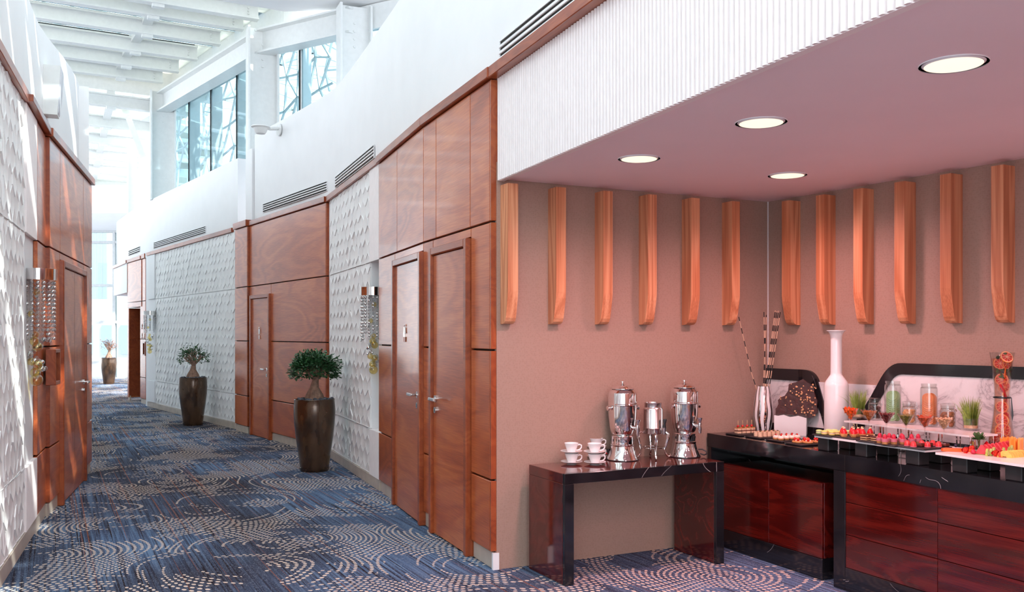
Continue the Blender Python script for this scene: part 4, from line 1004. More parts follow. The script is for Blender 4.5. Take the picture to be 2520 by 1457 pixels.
proto('layer_cake_slice', 'layered chocolate cake slice on slate', 'cake', 'layered cake slices on slate',
      [('sponge', MB().cbox(-.024, .024, -.017, .017, 0, .006), 'cake'), ('chocolate_layer', MB().cbox(-.024, .024, -.017, .017, .006, .011), 'choc'), ('sponge', MB().cbox(-.024, .024, -.017, .017, .011, .018), 'cake'), ('chocolate_layer', MB().cbox(-.024, .024, -.017, .017, .018, .025), 'choc'), ('gold_flake', MB().prism([(.010, .025), (.016, .031), (.020, .026)], -.003, .003), 'goldleaf')],
      [rel(S3, x, y, .009) for x, y in ((-.03, -.075), (.027, -.055), (-.03, -.02), (.027, .01), (-.025, .05), (.03, .06))], KF.rz)
M['pinkc'] = plain('pink_mousse', sr(232, 130, 150), .4, var=.05); M['rasp'] = plain('raspberry', sr(196, 30, 62), .35, var=.25, scale=160, bump=.5)
proto('raspberry_cup', 'pink mousse cup topped with a raspberry', 'dessert', 'raspberry mousse cups on slate',
      [('crumb_base', MB().lathe([(0, 0), (.016, 0), (.018, .013), (0, .013)], 18), 'crust'), ('mousse', MB().lathe([(0, .013), (.018, .013), (.0205, .030), (.0, .031)], 18), 'pinkc'), ('raspberry', MB().lathe([(.0, .030), (.011, .031), (.012, .040), (.009, .050), (.004, .055), (0, .056)], 14), 'rasp'), ('paper_cup', MB().lathe([(.0165, -.0005), (.0215, .032)], 18), 'glass')],
      [rel(S4, x, y, .009) for x, y in ((-.055, -.085), (.0, -.105), (-.03, -.04), (.02, -.06), (.045, -.02), (.06, .03), (.01, .01), (.065, .075))])
M['dome'] = plain('coral_glaze', sr(226, 62, 66), .12, var=.06)
proto('glazed_dome', 'small coral red glazed dome on slate', 'dessert', 'glazed domes on slate', [('dome', MB().lathe([(.0155, .002), (.0165, .006), (.013, .022), (.008, .028), (0, .030)], 18), 'dome'), ('biscuit', MB().lathe([(0, 0), (.0165, 0), (.0165, .003), (0, .003)], 18), 'pinkc')],
      [rel(S5, x, y, .009) for x, y in ((-.055, -.07), (-.005, -.08), (-.02, -.0), (.035, -.02), (.0, .06), (.055, .04))])
proto('chocolate_square', 'square chocolate praline on slate', 'chocolate', 'chocolate squares on slate', [('base_layer', MB().cbox(-.016, .016, -.016, .016, 0, .007), 'choc'), ('milk_layer', MB().cbox(-.0165, .0165, -.0165, .0165, .007, .012), plain('milk_chocolate', sr(120, 62, 44), .4)), ('top_layer', MB().cbox(-.016, .016, -.016, .016, .012, .018), 'choc')],
      [rel(S5, x, y, .009) for x, y in ((.005, -.035), (.01, .02), (.06, .085), (-.03, .04))], KF.rz)

# ------------------------------------------------------------------ acrylic shelf with jars
HZ = .96
xs0, ys0 = kloc(onz(2077, 1035, HZ)); xs1, ys1 = kloc(onz(2385, 1072, HZ))
o = thing('riser_shelf', 'white raised shelf on thin steel legs behind the sweets', 'shelf', KF.loc, KF.rz)
part('shelf_board', MB().prism([(xs0, ys0), (xs1, ys1), (xs1+.01, ys1+.21), (xs0+.05, ys0+.21)], HZ-.010, HZ, 'z'), 'white_board', o, smooth=False)
lx = [xs0+.05+(xs1-xs0-.09)*i/4 for i in range(5)]
for i, x_ in enumerate(lx):
    for y_ in (ys0+.035, ys0+.18):
        part('leg', MB().cyl((x_, y_, CT+.001), .005, HZ-.0105-CT, 8), 'chrome', o); part('leg', MB().cyl((x_+.022, y_, CT+.001), .0035, HZ-.0105-CT, 8), 'chrome', o)
    if i < 4: part('rail', MB().tube([(x_, ys0+.035, CT+.02), (lx[i+1], ys0+.035, CT+.02)], .003, 6), 'chrome', o)

GLB = {}
def martini(u_, v_, label, fill, fl_label, kind):
    p = onz(u_, v_, BZ+.165); p.z = BZ+.001
    o = thing('martini_glass', label, 'glass', p, 0, 'martini glasses with toppings')
    part('foot', MB().lathe([(0, .003), (.006, .006), (.03, .002), (.034, 0), (0, 0)], 28), 'glass', o)
    part('stem', MB().tube([(0, 0, .004), (0, 0, .03), (0, 0, .095)], [.006, .0035, .004], 12), 'glass', o)
    part('bowl', MB().lathe([(.0, .092), (.004, .094), (.047, .163), (.048, .165), (.0465, .165), (.003, .097), (0, .096)], 36), 'glass', o)
    f_ = MB(); rn = random.Random(int(u_)); n_ = {'strip': 60, 'chunk': 150, 'crumb': 260, 'nut': 200, 'slice': 46}[kind]
    f_.lathe([(0, .100), (.004, .101), (.038, .154), (.02, .158), (0, .160)], 20)
    for i in range(n_):
        h = rn.random()**.55; z_ = .103+.056*h; r_ = (.003+.040*h)*math.sqrt(rn.random()) if rn.random() < .45 else (.003+.040*h)
        a = rn.uniform(0, 2*PI); c_ = (r_*math.cos(a)*.97, r_*math.sin(a)*.97, z_)
        if kind == 'strip': d_ = Vector((rn.uniform(-.4, .4), rn.uniform(-.4, .4), 1)).normalized()*.014; f_.beam(Vector(c_)-d_*.8, Vector(c_)+d_, .006, .005, (1, .2, 0))
        elif kind == 'slice': d_ = Vector((rn.uniform(-1, 1), rn.uniform(-1, 1), rn.uniform(.2, 1.2))).normalized()*.009; c_ = (c_[0]*.8, c_[1]*.8, c_[2]); f_.beam(Vector(c_)-d_, Vector(c_)+d_, .014, .003, (.3, .2, 1))
        else: rr_ = {'chunk': .0055, 'crumb': .0028, 'nut': .006}[kind]; f_.ball(c_, rr_*rn.uniform(.7, 1.2), 6, 4, (1, .8, .7))
    ff = part('topping', f_, fill, None, p, kind='stuff'); ff.name = 'topping'; tag(ff, fl_label, 'topping', kind='stuff')
mk = lambda n_, c, v_=.2: plain(n_, c, .35, var=v_, scale=70)
martini(2093.5, 1005, 'martini glass of orange fruit strips nearest the bottle vase', mk('orange_peel', sr(238, 92, 30)), 'orange candied fruit strips in a martini glass', 'strip')
martini(2138.6, 1009, 'martini glass of golden raisins second from the bottle vase', mk('golden_raisin', sr(176, 98, 40)), 'golden brown raisins in a martini glass', 'chunk')
martini(2181.5, 1014.5, 'martini glass of dark red berries third from the bottle vase', mk('dried_berry', sr(118, 28, 30), .45), 'dark red dried berries in a martini glass', 'chunk')
martini(2230, 1019, 'martini glass of green pistachio crumbs fourth from the bottle vase', mk('pistachio', sr(128, 128, 48), .4), 'green pistachio crumbs in a martini glass', 'crumb')
martini(2276, 1023, 'martini glass of mixed dried fruit fifth from the bottle vase', mk('dried_fruit', sr(220, 96, 56), .4), 'orange and red dried fruit slices in a martini glass', 'slice')
martini(2323, 1026.5, 'martini glass of pale nuts nearest the fruit board', mk('pale_nut', sr(222, 176, 136)), 'pale whole nuts heaped in a martini glass', 'nut')

def jar(u_, v_, r, h, label, tall):
    p = onz(u_, v_, HZ); p.z = HZ+.001
    o = thing('glass_jar', label, 'jar', p, -.6, 'glass jars on the raised shelf')
    n0 = h-.02
    part('vessel', MB().lathe([(0, .004), (r-.004, .003), (r, .008), (r, h*.72 if not tall else h*.86), (r*.95, h*.80 if not tall else h*.92), (r*.84, n0-.006), (r*.84, n0+.004), (r*.90, n0+.006), (r*.90, h), (r*.82, h), (r*.80, n0), (r*.92, h*.78 if not tall else h*.90), (r-.003, h*.7), (r-.003, .009), (0, .008)], 36), 'glass', o)
    if not tall:
        part('lid', MB().lathe([(r*.90, h+.001), (r*.92, h+.010), (r*.6, h+.014), (0, h+.014)], 32), 'glass', o)
        part('wire_clamp', MB().tube([(r*.93*math.cos(a), r*.93*math.sin(a), n0) for a in [2*PI*i/24 for i in range(25)]], .0015, 6).tube([(r*.95, -.010, n0), (r*1.12, -.010, n0-.012), (r*1.12, .010, n0-.012), (r*.95, .010, n0)], .0015, 6).tube([(r*1.0, 0, h+.008), (r*1.1, 0, h-.012), (r*1.05, 0, h-.03)], .002, 6), 'chrome', o)
    return p
def discs(p, r, h, n, col, name, label, group, mat):
    """two overlapping columns of round discs leaning on the glass"""
    dm = MB().lathe([(0, -.0035), (r, -.0035), (r*1.02, 0), (r, .0035), (r*.8, .0045), (r*.75, .0035), (r*.5, .0045), (r*.45, .0035), (r*.2, .0045), (0, .004)], 22).mesh(name, mat)
    for c in (-1, 1):
        for i in range(n):
            z_ = .014+r*.82+(h-.03-r*1.9)*i/(n-1)
            q = p+Vector((c*.0145+.002, -.008+.006*c, z_))
            o_ = link(name, dm, None, q, rot=(1.0+.02*i, .28*c, .12*c)); tag(o_, label, 'sweet', group)
p = jar(2197, 1041, .0475, .255, 'tall glass jar of green rippled discs', True)
discs(p, .031, .215, 11, None, 'sugar_disc', 'pale green rippled sweet disc stacked in the tall jar', 'green discs in the tall jar', plain('green_fondant', sr(150, 190, 130), .4, var=.06))
p = jar(2286, 1050, .0475, .25, 'tall glass jar of orange rippled discs', True)
discs(p, .031, .215, 11, None, 'sugar_disc', 'orange rippled sweet disc stacked in the tall jar', 'orange discs in the tall jar', plain('orange_fondant', sr(240, 142, 84), .4, var=.06))
def fillers(p, r, h, n, label, cat, group, mat, sc_=(1, 1, .7), rad=.016, nm='cookie'):
    rn = random.Random(int(p.x*1000)); m_ = MB().ball((0, 0, 0), rad, 10, 7, sc_).mesh(nm, mat); k_ = 0
    per = 5; lay = max(1, n//per)
    for L_ in range(lay):
        for i in range(per):
            a = 2*PI*i/per+L_*.7; rr_ = r-rad-.004
            tag(link(nm, m_, None, p+Vector((rr_*math.cos(a), rr_*math.sin(a), .010+rad*.8+L_*(h-.05)/lay)), rot=(rn.uniform(-.8, .8), rn.uniform(-.8, .8), rn.uniform(0, 3))), label, cat, group)
p = jar(2153, 1034, .040, .125, 'small lidded glass jar of dark sweets', False)
fillers(p, .040, .115, 30, 'dark chocolate sweet inside the small lidded jar', 'sweet', 'dark sweets in the jar', 'choc', nm='chocolate_sweet')
p = jar(2237, 1044.5, .041, .125, 'small lidded glass jar of pale biscuits between the tall jars', False)
fillers(p, .041, .115, 30, 'pale golden biscuit inside the lidded jar between the tall jars', 'biscuit', 'pale biscuits in the jar', plain('pale_biscuit', sr(232, 170, 112), .6, var=.1), nm='biscuit')
p = jar(2332, 1054, .043, .13, 'small lidded glass jar of brown cookies near the grass pot', False)
fillers(p, .043, .12, 30, 'brown cookie inside the lidded jar near the grass pot', 'cookie', 'brown cookies in the jar', plain('brown_cookie', sr(170, 106, 70), .6, var=.15), nm='cookie')

M['grass'] = plain('wheatgrass', sr(146, 170, 78), .5, var=.25, scale=50)
M['roots'] = plain('pale_roots', sr(224, 178, 140), .7, var=.15, scale=60)
def grasspot(u_, v_, hh, label, seed):
    p = onz(u_, v_, HZ); p.z = HZ+.001
    o = thing('wheatgrass_pot', label, 'plant', p, 0, 'wheatgrass pots on the raised shelf')
    part('saucer', MB().lathe([(0, .001), (.045, .001), (.054, .008), (.053, .009), (.044, .004), (0, .004)], 32), 'glass', o)
    part('glass_pot', MB().lathe([(0, .005), (.038, .005), (.040, .010), (.041, .066), (.0395, .066), (.038, .012), (0, .010)], 32), 'glass', o)
    part('root_mat', MB().lathe([(0, .011), (.036, .012), (.037, .022), (.034, .028), (0, .030)], 20), 'roots', o)
    rn = random.Random(seed); mb = MB()
    for i in range(230):
        a = rn.uniform(0, 2*PI); r_ = .034*math.sqrt(rn.random()); l_ = hh*rn.uniform(.65, 1.05); ln = rn.uniform(.05, .42) if rn.random() < .93 else rn.uniform(.6, 1.1)
        b0 = Vector((r_*math.cos(a), r_*math.sin(a), .026)); out = Vector((math.cos(a), math.sin(a), 0))*(.35+r_*20); sd_ = Vector((-math.sin(a+1), math.cos(a+1), 0))
        pt = lambda f_: b0+Vector((0, 0, l_*f_*(1-.25*ln*f_)))+out*(ln*l_*f_*f_*.6)
        wd = rn.uniform(.0012, .0021); P_ = [pt(0), pt(.4), pt(.75), pt(1)]
        vs = []
        for j, q in enumerate(P_): ww = wd*(1, 1, .75, .12)[j]; vs += [q-sd_*ww, q+sd_*ww]
        mb.add(vs, [(0, 1, 3, 2), (2, 3, 5, 4), (4, 5, 7, 6)])
    part('grass_blades', mb, 'grass', o, kind='stuff')
grasspot(2113, 1030.5, .165, 'wheatgrass pot at the bottle vase end of the shelf', 1); grasspot(2389, 1059, .165, 'wheatgrass pot at the fruit end of the shelf', 2)

# ------------------------------------------------------------------ fruit water vase
IV = onz(2466, 1097, BZ); IV.z = BZ+.001
vprof = [(.070, .0), (.066, .03), (.056, .09), (.047, .16), (.041, .24), (.040, .28), (.043, .34), (.050, .42), (.058, .48), (.064, .515)]
def vr(z):
    for (r0, z0), (r1_, z1) in zip(vprof, vprof[1:]):
        if z <= z1: return r0+(r1_-r0)*(z-z0)/(z1-z0)
    return vprof[-1][0]
o = thing('infusion_vase', 'tall waisted glass vase of fruit infused water', 'vase', IV)
part('vessel', MB().lathe([(0, .002)]+vprof+[(r-.003, z) for r, z in vprof[::-1]]+[(0, .010)], 40), 'glass', o)
M['water'] = glassy('pink_water', (1.0, .76, .66), .3)
part('water', MB().lathe([(0, .011)]+[(r-.005, max(z, .011)) for r, z in vprof if z < .5]+[(0, .485)], 36), 'water', o)
part('strap', MB().lathe([(.0415, .262), (.0445, .262), (.0445, .270), (.0415, .270)], 32), 'black_plastic', o)
part('strap_tail', MB().prism([(.043, .268), (.047, .266), (.056, .17), (.050, .135), (.046, .17)], -.006, .006), 'black_plastic', o, rz=-.5)
M['flesh'] = plain('grapefruit_flesh', sr(226, 74, 56), .3, var=.3, scale=90); M['rind'] = plain('grapefruit_rind', sr(240, 150, 60), .4); M['pith'] = plain('grapefruit_pith', sr(248, 214, 180), .5)
gf = []
def gslice(x, z, tilt, turn, lb_, rs=.028):
    rs = min(rs, vr(z)*.78); lim = vr(z)-rs-.003; xo = max(-lim, min(lim, x*.8)); q = IV+Vector((xo, -math.sqrt(max(.0001, (vr(z)-.008)**2-(abs(xo)+rs*.8)**2)), z)); 
    o_ = thing('grapefruit_slice', lb_, 'fruit', q, group='grapefruit slices in the vase'); o_.rotation_euler = (PI/2+tilt, 0, turn)
    part('rind', MB().lathe([(rs*.93, -.003), (rs, -.002), (rs, .002), (rs*.93, .003)], 28), 'rind', o_)
    part('pith', MB().lathe([(0, -.0025), (rs*.94, -.0025), (rs*.94, .0028), (0, .0028)], 28), 'pith', o_)
    for i in range(9):
        a = 2*PI*i/9; w_ = 2*PI/9*.44; pts = [(rs*.12*math.cos(a), rs*.12*math.sin(a))]+[(rs*.84*math.cos(a+w_*f), rs*.84*math.sin(a+w_*f)) for f in (-1, -.4, .4, 1)]
        part('segment', MB().prism(pts, -.0032, .0036, 'z'), 'flesh', o_, smooth=False)
for x, z, ti, tu, lb_ in ((-.030, .455, .05, -.3, 'grapefruit slice pressed at the upper glass, towards the jars'), (.034, .455, .0, .5, 'grapefruit slice pressed at the upper glass, away from the jars'), (.004, .49, -.5, .0, 'grapefruit slice floating tilted at the top of the vase'),
                          (-.026, .365, .0, -.7, 'grapefruit slice under the mint in the vase'), (.02, .285, .05, .9, 'grapefruit slice at the waist of the vase'), (-.024, .215, .1, -.9, 'grapefruit slice just under the vase waist'),
                          (.022, .155, .1, .3, 'grapefruit slice beside the lower chilli'), (-.012, .088, .2, -.2, 'large round grapefruit slice low in the vase'), (.034, .07, .1, .6, 'grapefruit slice at the bottom, away from the jars'), (-.04, .04, .4, -.6, 'grapefruit slice at the bottom, towards the jars'), (.03, .395, .1, 1.0, 'grapefruit slice beside the mint sprig in the vase'), (.004, .325, .3, .1, 'grapefruit slice behind the long chilli'), (.03, .225, .1, .8, 'grapefruit slice under the black strap'), (-.036, .14, .1, -1.0, 'grapefruit slice turned edge-on low in the vase')): gslice(x, z, ti, tu, lb_, .041 if z < .2 else .034)
M['chili'] = plain('red_chilli', sr(196, 22, 30), .15)
for (x0, z0), (x1, z1), lb_ in (((-.028, .34), (.012, .24), 'long red chilli across the waist of the vase'), ((.002, .185), (.012, .12), 'short red chilli low in the vase')):
    P_ = [Vector((x0+(x1-x0)*f+.006*math.sin(f*3), -(vr(z0)-.013), z0+(z1-z0)*f)) for f in (0, .3, .7, 1)]
    single('red_chilli', MB().tube(P_, [.006, .008, .006, .001], 10), 'chili', lb_, 'chilli', IV)
M['mint'] = plain('mint_leaf', sr(62, 92, 46), .45, var=.3)
def leafmesh(mb, c, d, n_, l_, w_):
    d = Vector(d).normalized(); n_ = Vector(n_); s_ = d.cross(n_).normalized(); n_ = s_.cross(d)
    c = Vector(c); mb.add([c, c+d*l_*.35+s_*w_/2-n_*w_*.12, c+d*l_*.75+s_*w_*.38-n_*w_*.1, c+d*l_, c+d*l_*.75-s_*w_*.38-n_*w_*.1, c+d*l_*.35-s_*w_/2-n_*w_*.12, c+d*l_*.5+n_*w_*.06],
                          [(0, 1, 6), (1, 2, 6), (2, 3, 6), (3, 4, 6), (4, 5, 6), (5, 0, 6)])
for zc, lb_ in ((.40, 'mint sprig in the middle of the fruit water'), (.497, 'mint sprig floating at the top of the fruit water')):
    mb = MB(); rn = random.Random(int(zc*100))
    for i in range(12): a = rn.uniform(0, 2*PI); leafmesh(mb, (.028*math.cos(a), -.026+.012*math.sin(a), rn.uniform(-.02, .02)), (rn.uniform(-1, 1), rn.uniform(-.3, .1), rn.uniform(-.6, .6)), (0, -1, .3), .024, .014)
    o_ = thing('mint_sprig', lb_, 'herb', IV+Vector((0, 0, zc)), group='mint in the fruit water'); part('leaves', mb, 'mint', o_, kind='stuff'); part('stalk', MB().tube([(.02, -.03, -.04), (.01, -.03, .01)], .0015, 6), 'mint', o_)
# mint in a small glass
MG = onz(2409, 1112, BZ); MG.z = BZ+.001
o = thing('mint_glass', 'small glass holding a bunch of mint among the cut fruit', 'glass', MG)
part('tumbler', MB().lathe([(0, .003), (.018, .002), (.026, .062), (.0245, .062), (.017, .006), (0, .006)], 28), 'glass', o)
mb = MB(); rn = random.Random(5)
for i in range(60):
    a = rn.uniform(0, 2*PI); e_ = rn.uniform(.05, 1.2); d_ = (math.cos(a)*math.cos(e_), math.sin(a)*math.cos(e_), math.sin(e_)); r_ = rn.uniform(.0, .022)
    leafmesh(mb, (d_[0]*r_, d_[1]*r_, .062+d_[2]*r_), d_, (0, 0, 1) if e_ < .9 else (0, -1, 0), rn.uniform(.020, .032), .016)
part('mint_leaves', mb, 'mint', o, kind='stuff'); part('stalks', MB().tube([(0, 0, .01), (.004, 0, .07)], .004, 6).tube([(.006, .004, .01), (-.006, .002, .07)], .003, 6).tube([(-.006, -.003, .01), (.006, .0, .07)], .003, 6), 'mint', o)

# ------------------------------------------------------------------ cut fruit on the board
M['papaya'] = plain('papaya', sr(240, 104, 44), .3, var=.12); M['melon'] = plain('water_melon', sr(232, 74, 84), .35, var=.18, scale=60); M['rindg'] = plain('melon_rind', sr(120, 140, 70), .4)
M['pine'] = plain('pineapple', sr(240, 204, 104), .4, var=.12, scale=60); M['canta'] = plain('cantaloupe', sr(248, 158, 70), .35, var=.1); M['kiwi'] = plain('kiwi', sr(156, 170, 74), .35, var=.25, scale=80)
M['blueb'] = plain('blueberry', sr(36, 36, 66), .35); M['grape'] = plain('dark_grape', sr(74, 24, 44), .15)
def fp(u_, v_, z=BZ): q = onz(u_, v_, z); return q
def bit(name, mb, mat, u_, v_, label, cat, rz=0, group=None, dz=.0008):
    q = fp(u_, v_); q.z = BZ+dz; return single(name, mb, mat, label, cat, q, rz, group)
o_ = bit('papaya_wedge', MB().prism([(-.075, 0), (.075, 0), (.07, .014), (-.05, .016), (-.072, .012)], -.02, .02), 'papaya', 2355, 1111, 'flat orange papaya wedge at the tip of the fruit board', 'fruit', KF.rz+.9)
for i, (u_, v_) in enumerate(((2352, 1108), (2377, 1103))): bit('blueberry', MB().ball((0, 0, .008), .0085, 12, 8), 'blueb', u_, v_, ['blueberry resting on the papaya wedge', 'blueberry behind the papaya wedge'][i], 'berry', 0, 'blueberries on the fruit board', .016 if i == 0 else .001)
def halfstraw(u_, v_, label, rz):
    q = fp(u_, v_); q.z = BZ+.001; o_ = thing('strawberry_half', label, 'fruit', q, rz, 'halved strawberries on the fruit board')
    part('berry', MB().lathe([(0, -.020), (.008, -.014), (.016, .0), (.017, .010), (.010, .017), (0, .018)], 14, a0=0, a1=PI), 'strawb', o_, (0, 0, .017), rot=(.5, PI/2, 0))
    part('cut_face', MB().prism([(-.016, .0), (-.009, -.014), (0, -.019), (.009, -.014), (.016, 0), (.012, .014), (-.012, .014)], -.001, .0), 'flesh', o_, (0, -.001, .018), rot=(.3, 0, 0))
for u_, v_, lb_ in ((2375, 1116, 'halved strawberry leaning on the papaya'), (2390, 1112, 'halved strawberry beside the mint glass'), (2449, 1124, 'halved strawberry in front of the kiwi, first of two'), (2462, 1126, 'halved strawberry beside the pineapple slices')): halfstraw(u_, v_, lb_, .3)
bit('raspberry', MB().lathe([(0, 0), (.010, .002), (.014, .010), (.010, .020), (.004, .025), (0, .026)], 14), 'rasp', 2395, 1118, 'single raspberry in front of the mint glass', 'berry')
bit('cheese_cube', MB().cbox(-.012, .012, -.012, .012, 0, .03, .003), 'pine', 2394, 1100, 'pale yellow fruit cube behind the mint glass', 'fruit')
for i in range(9):
    f = i/8; u_ = 2417+f*72; v_ = 1119-f*13
    q = fp(u_, v_); q.z = BZ+.001; o_ = thing('watermelon_wedge', 'pink watermelon wedge in the row behind the kiwi, '+NTH[i]+' from the mint glass', 'fruit', q, KF.rz+.35, 'watermelon wedges in a row')
    part('flesh', MB().prism([(-.034, 0), (.034, 0), (.006, .050), (-.004, .050)], -.006, .006), 'melon', o_, smooth=False, rot=(.3, 0, 0)); part('rind', MB().box(-.034, .034, -.0062, .0062, -.0008, .004), 'rindg', o_, smooth=False, rot=(.3, 0, 0))
for i, (u_, v_) in enumerate(((2430, 1122), (2439, 1122), (2446, 1118), (2470, 1119), (2484, 1117), (2490, 1113))):
    q = fp(u_, v_); q.z = BZ+.001; o_ = thing('kiwi_wedge', 'green kiwi wedge upright along the watermelon, '+NTH[i]+' from the mint glass', 'fruit', q, random.uniform(0, 1), 'kiwi wedges on the fruit board')
    part('flesh', MB().prism([(-.012, 0), (.012, 0), (.010, .018), (0, .036), (-.008, .02)], -.006, .006), 'kiwi', o_, smooth=False); part('core', MB().prism([(-.003, .004), (.003, .004), (0, .026)], -.0068, .0068), 'cream', o_, smooth=False)
for i in range(8):
    f = i/7; q = fp(2472+f*40, 1126-f*3); q.z = BZ+.001
    o_ = thing('pineapple_slice', 'yellow pineapple half slice in the overlapping row, '+NTH[i]+' from the mint glass side', 'fruit', q, KF.rz+.6, 'pineapple slices in a row')
    part('flesh', MB().prism([(.034*math.cos(a), .034*math.sin(a)*1.05) for a in [PI*j/12 for j in range(13)]]+[(-.010, 0), (-.006, .008), (.006, .008), (.010, 0)], -.0035, .0035), 'pine', o_, smooth=False, rot=(.45, 0, 0))
for i, (u_, v_, h_) in enumerate(((2472, 1107, 1.0), (2483, 1107, 1.0), (2493, 1110, 1.1), (2502, 1110, .95), (2510, 1112, 1.05), (2516, 1110, 1.0))):
    q = fp(u_, v_); q.z = BZ+.001; o_ = thing('melon_crown', 'orange melon piece with zigzag top, '+NTH[i]+' from the fruit water vase', 'fruit', q, .2*i, 'orange melon crown pieces')
    part('flesh', MB().prism([(-.022, 0), (.022, 0), (.022, .048*h_), (.012, .066*h_), (.004, .050*h_), (-.006, .070*h_), (-.014, .050*h_), (-.022, .066*h_)], -.005, .005), 'canta', o_, smooth=False); part('base_rim', MB().box(-.022, .022, -.0055, .0055, -.0005, .004), 'rindg', o_, smooth=False)
for i, (u_, v_) in enumerate(((2445, 1098), (2448, 1094), (2452, 1100), (2456, 1094), (2460, 1097), (2463, 1101))):
    q = fp(u_, v_); q.z = BZ+.001
    single('grape', MB().ball((0, 0, .012), .0125, 12, 8, (1, 1, 1.1)), 'grape', 'dark grape in the small heap behind the watermelon, '+NTH[i]+' from the mint glass', 'grape', q, group='dark grapes on the fruit board')
bit('strawberry', MB().lathe([(0, 0), (.013, .002), (.016, .010), (.010, .024), (.003, .032), (0, .033)], 14), 'strawb', 2428, 1101, 'whole strawberry behind the watermelon row', 'fruit')
bit('fig_half', MB().lathe([(0, 0), (.022, .002), (.026, .014), (.018, .026), (0, .028)], 16), 'rasp', 2516, 1122, 'dark pink dragon fruit piece at the edge of the fruit board', 'fruit')

# ================================================================== CORRIDOR THINGS
def vent(fr, ua, ub, z0, z1, nslot, label, y=-.06):
    s0, s1 = sorted((fr.s(ua, y), fr.s(ub, y)))
    o = thing('air_vent', label, 'vent', fr.w(s0, y, z0), fr.rz, 'linear air vents over the panelling'); L = s1-s0; h = z1-z0
    part('dark_slot', MB().box(.004, L-.004, .001, .003, .004, h-.004), 'gap', o, smooth=False)
    for a, b, c, d_ in ((0, L, 0, .005), (0, L, h-.005, h), (0, .006, 0, h), (L-.006, L, 0, h)): part('frame', MB().box(a, b, .001, .010, c, d_), 'white', o, smooth=False)
    for i in range(1, nslot): zc = h*i/nslot; part('slat', MB().cbox(0, L, .002, .014, zc-h*.12/nslot*2, zc+h*.12/nslot*2, .002), 'white', o, smooth=False)
vent(FS, 1232, 1480, 3.245, 3.40, 4, 'slotted air vent above the fluted fascia', -.06)
vent(RC, 922, 826, 3.265, 3.40, 4, 'slotted air vent above the relief wall beside the wooden block')
vent(RD, 806, 648, 3.285, 3.41, 4, 'slotted air vent above the far restroom door')
vent(RE, 507, 379, 3.26, 3.385, 4, 'slotted air vent above the long relief wall')
vent(Frame(R6, R7), 345, 317, 3.30, 3.42, 3, 'small slotted air vent above the lift niche')

# loudspeaker on the left upper wall
sp0 = LT.s(104, -.11); z0_, z1_ = LT.z(104, 204, .0), LT.z(104, 80, .0)
o = thing('wall_speaker', 'white wedge loudspeaker fixed high on the corridor wall', 'speaker', LT.w(sp0, -.11, z0_-.04), LT.rz)
H_ = z1_-z0_+.04
part('cabinet', MB().prism([(0, 0), (.13, 0.0), (.155, H_*.96), (.15, H_), (0, H_)], -.09, .085, 'x'), 'steel_white', o, smooth=False)
part('grille', MB().prism([(.132, .012), (.142, .03), (.168, H_*.9), (.160, H_-.01), (.15, H_-.008)], -.085, .08, 'x'), 'grille', o)
part('bracket', MB().box(-.03, .03, -.002, .02, -.02, .03), 'steel_white', o, smooth=False)
# arm lamp on the right upper wall
sL = RD.s(688, -.06); zL = RD.z(688, 320, -.06)
o = thing('arm_lamp', 'small white bell lamp on a wall arm high above the far restroom door', 'lamp', RD.w(sL, -.06, zL), RD.rz)
part('wall_plate', MB().tube([(0, 0, 0), (0, .02, 0)], .085, 20), 'steel_white', o)
part('arm', MB().tube([(0, .01, .02), (0, .14, .0), (0, .20, .01)], .025, 10), 'steel_white', o)
part('shade', MB().lathe([(.0, .02), (.06, .015), (.125, .0), (.13, -.015), (.10, -.03), (.075, -.09), (.06, -.105), (0, -.108)], 28), 'steel_white', o, (0, .27, .02))

# bead sconces
beadm = {k_: MB().ball((0, 0, 0), 1.0, 12, 8).mesh('bead', m_) for k_, m_ in (('clear', 'bead_glass'), ('chrome', 'chrome'), ('gold', 'gold_glass'))}
def sconce(c, label, seed, rows=13, strands=18, br=.0128):
    rn = random.Random(seed); r = .13
    o = thing('bead_sconce', label, 'sconce', c, 0, 'bead wall sconces')
    part('cap', MB().lathe([(0, .0), (r, 0), (r, .082), (r-.01, .084), (0, .084)], 40), 'chrome', o)
    part('mount', MB().box(-.02, .02, -.02, .02, .02, .06), 'chrome', o)
    def bead(k_, x, y, z, rad): b_ = link('bead', beadm[k_], o, (x, y, z)); b_.scale = (rad, rad, rad)
    for s_ in range(strands):
        a = 2*PI*s_/strands; rr_ = r-.018
        n_ = rows+rn.choice((-1, 0, 1))
        for j in range(n_): bead('chrome' if rn.random() < .38 else 'clear', rr_*math.cos(a), rr_*math.sin(a), -.020-.0315*j, br)
    part('strand_wires', (lambda m_: [m_.tube([((r-.018)*math.cos(2*PI*s_/strands), (r-.018)*math.sin(2*PI*s_/strands), 0), ((r-.018)*math.cos(2*PI*s_/strands), (r-.018)*math.sin(2*PI*s_/strands), -.43)], .0008, 4) for s_ in range(strands)] and m_)(MB()), 'chrome', o)
    for i in range(34):
        f = i/34; a = f*9; z = -.42-f*.30+rn.uniform(-.03, .03); q = (.10-.055*f)*rn.uniform(.4, 1.0)
        bead(rn.choice(('clear', 'clear', 'chrome')), q*math.cos(a), q*math.sin(a), z, rn.uniform(.011, .020))
    for i, (z, a, q, rad) in enumerate(((-.09, -1.2, .05, .026), (-.25, -1.8, .06, .026), (-.40, -1.3, .06, .026), (-.45, -1.5, .05, .034), (-.49, -1.1, .05, .036), (-.60, -2.0, .05, .030), (-.62, -1.0, .04, .034), (-.68, -1.6, .03, .036), (-.735, -1.3, .03, .045))): bead('gold', q*math.cos(a), q*math.sin(a), z, rad)
def scpos(fr, u_, z, off): q = fr.hit(u_, off); return fr.w(q[0], off, z)
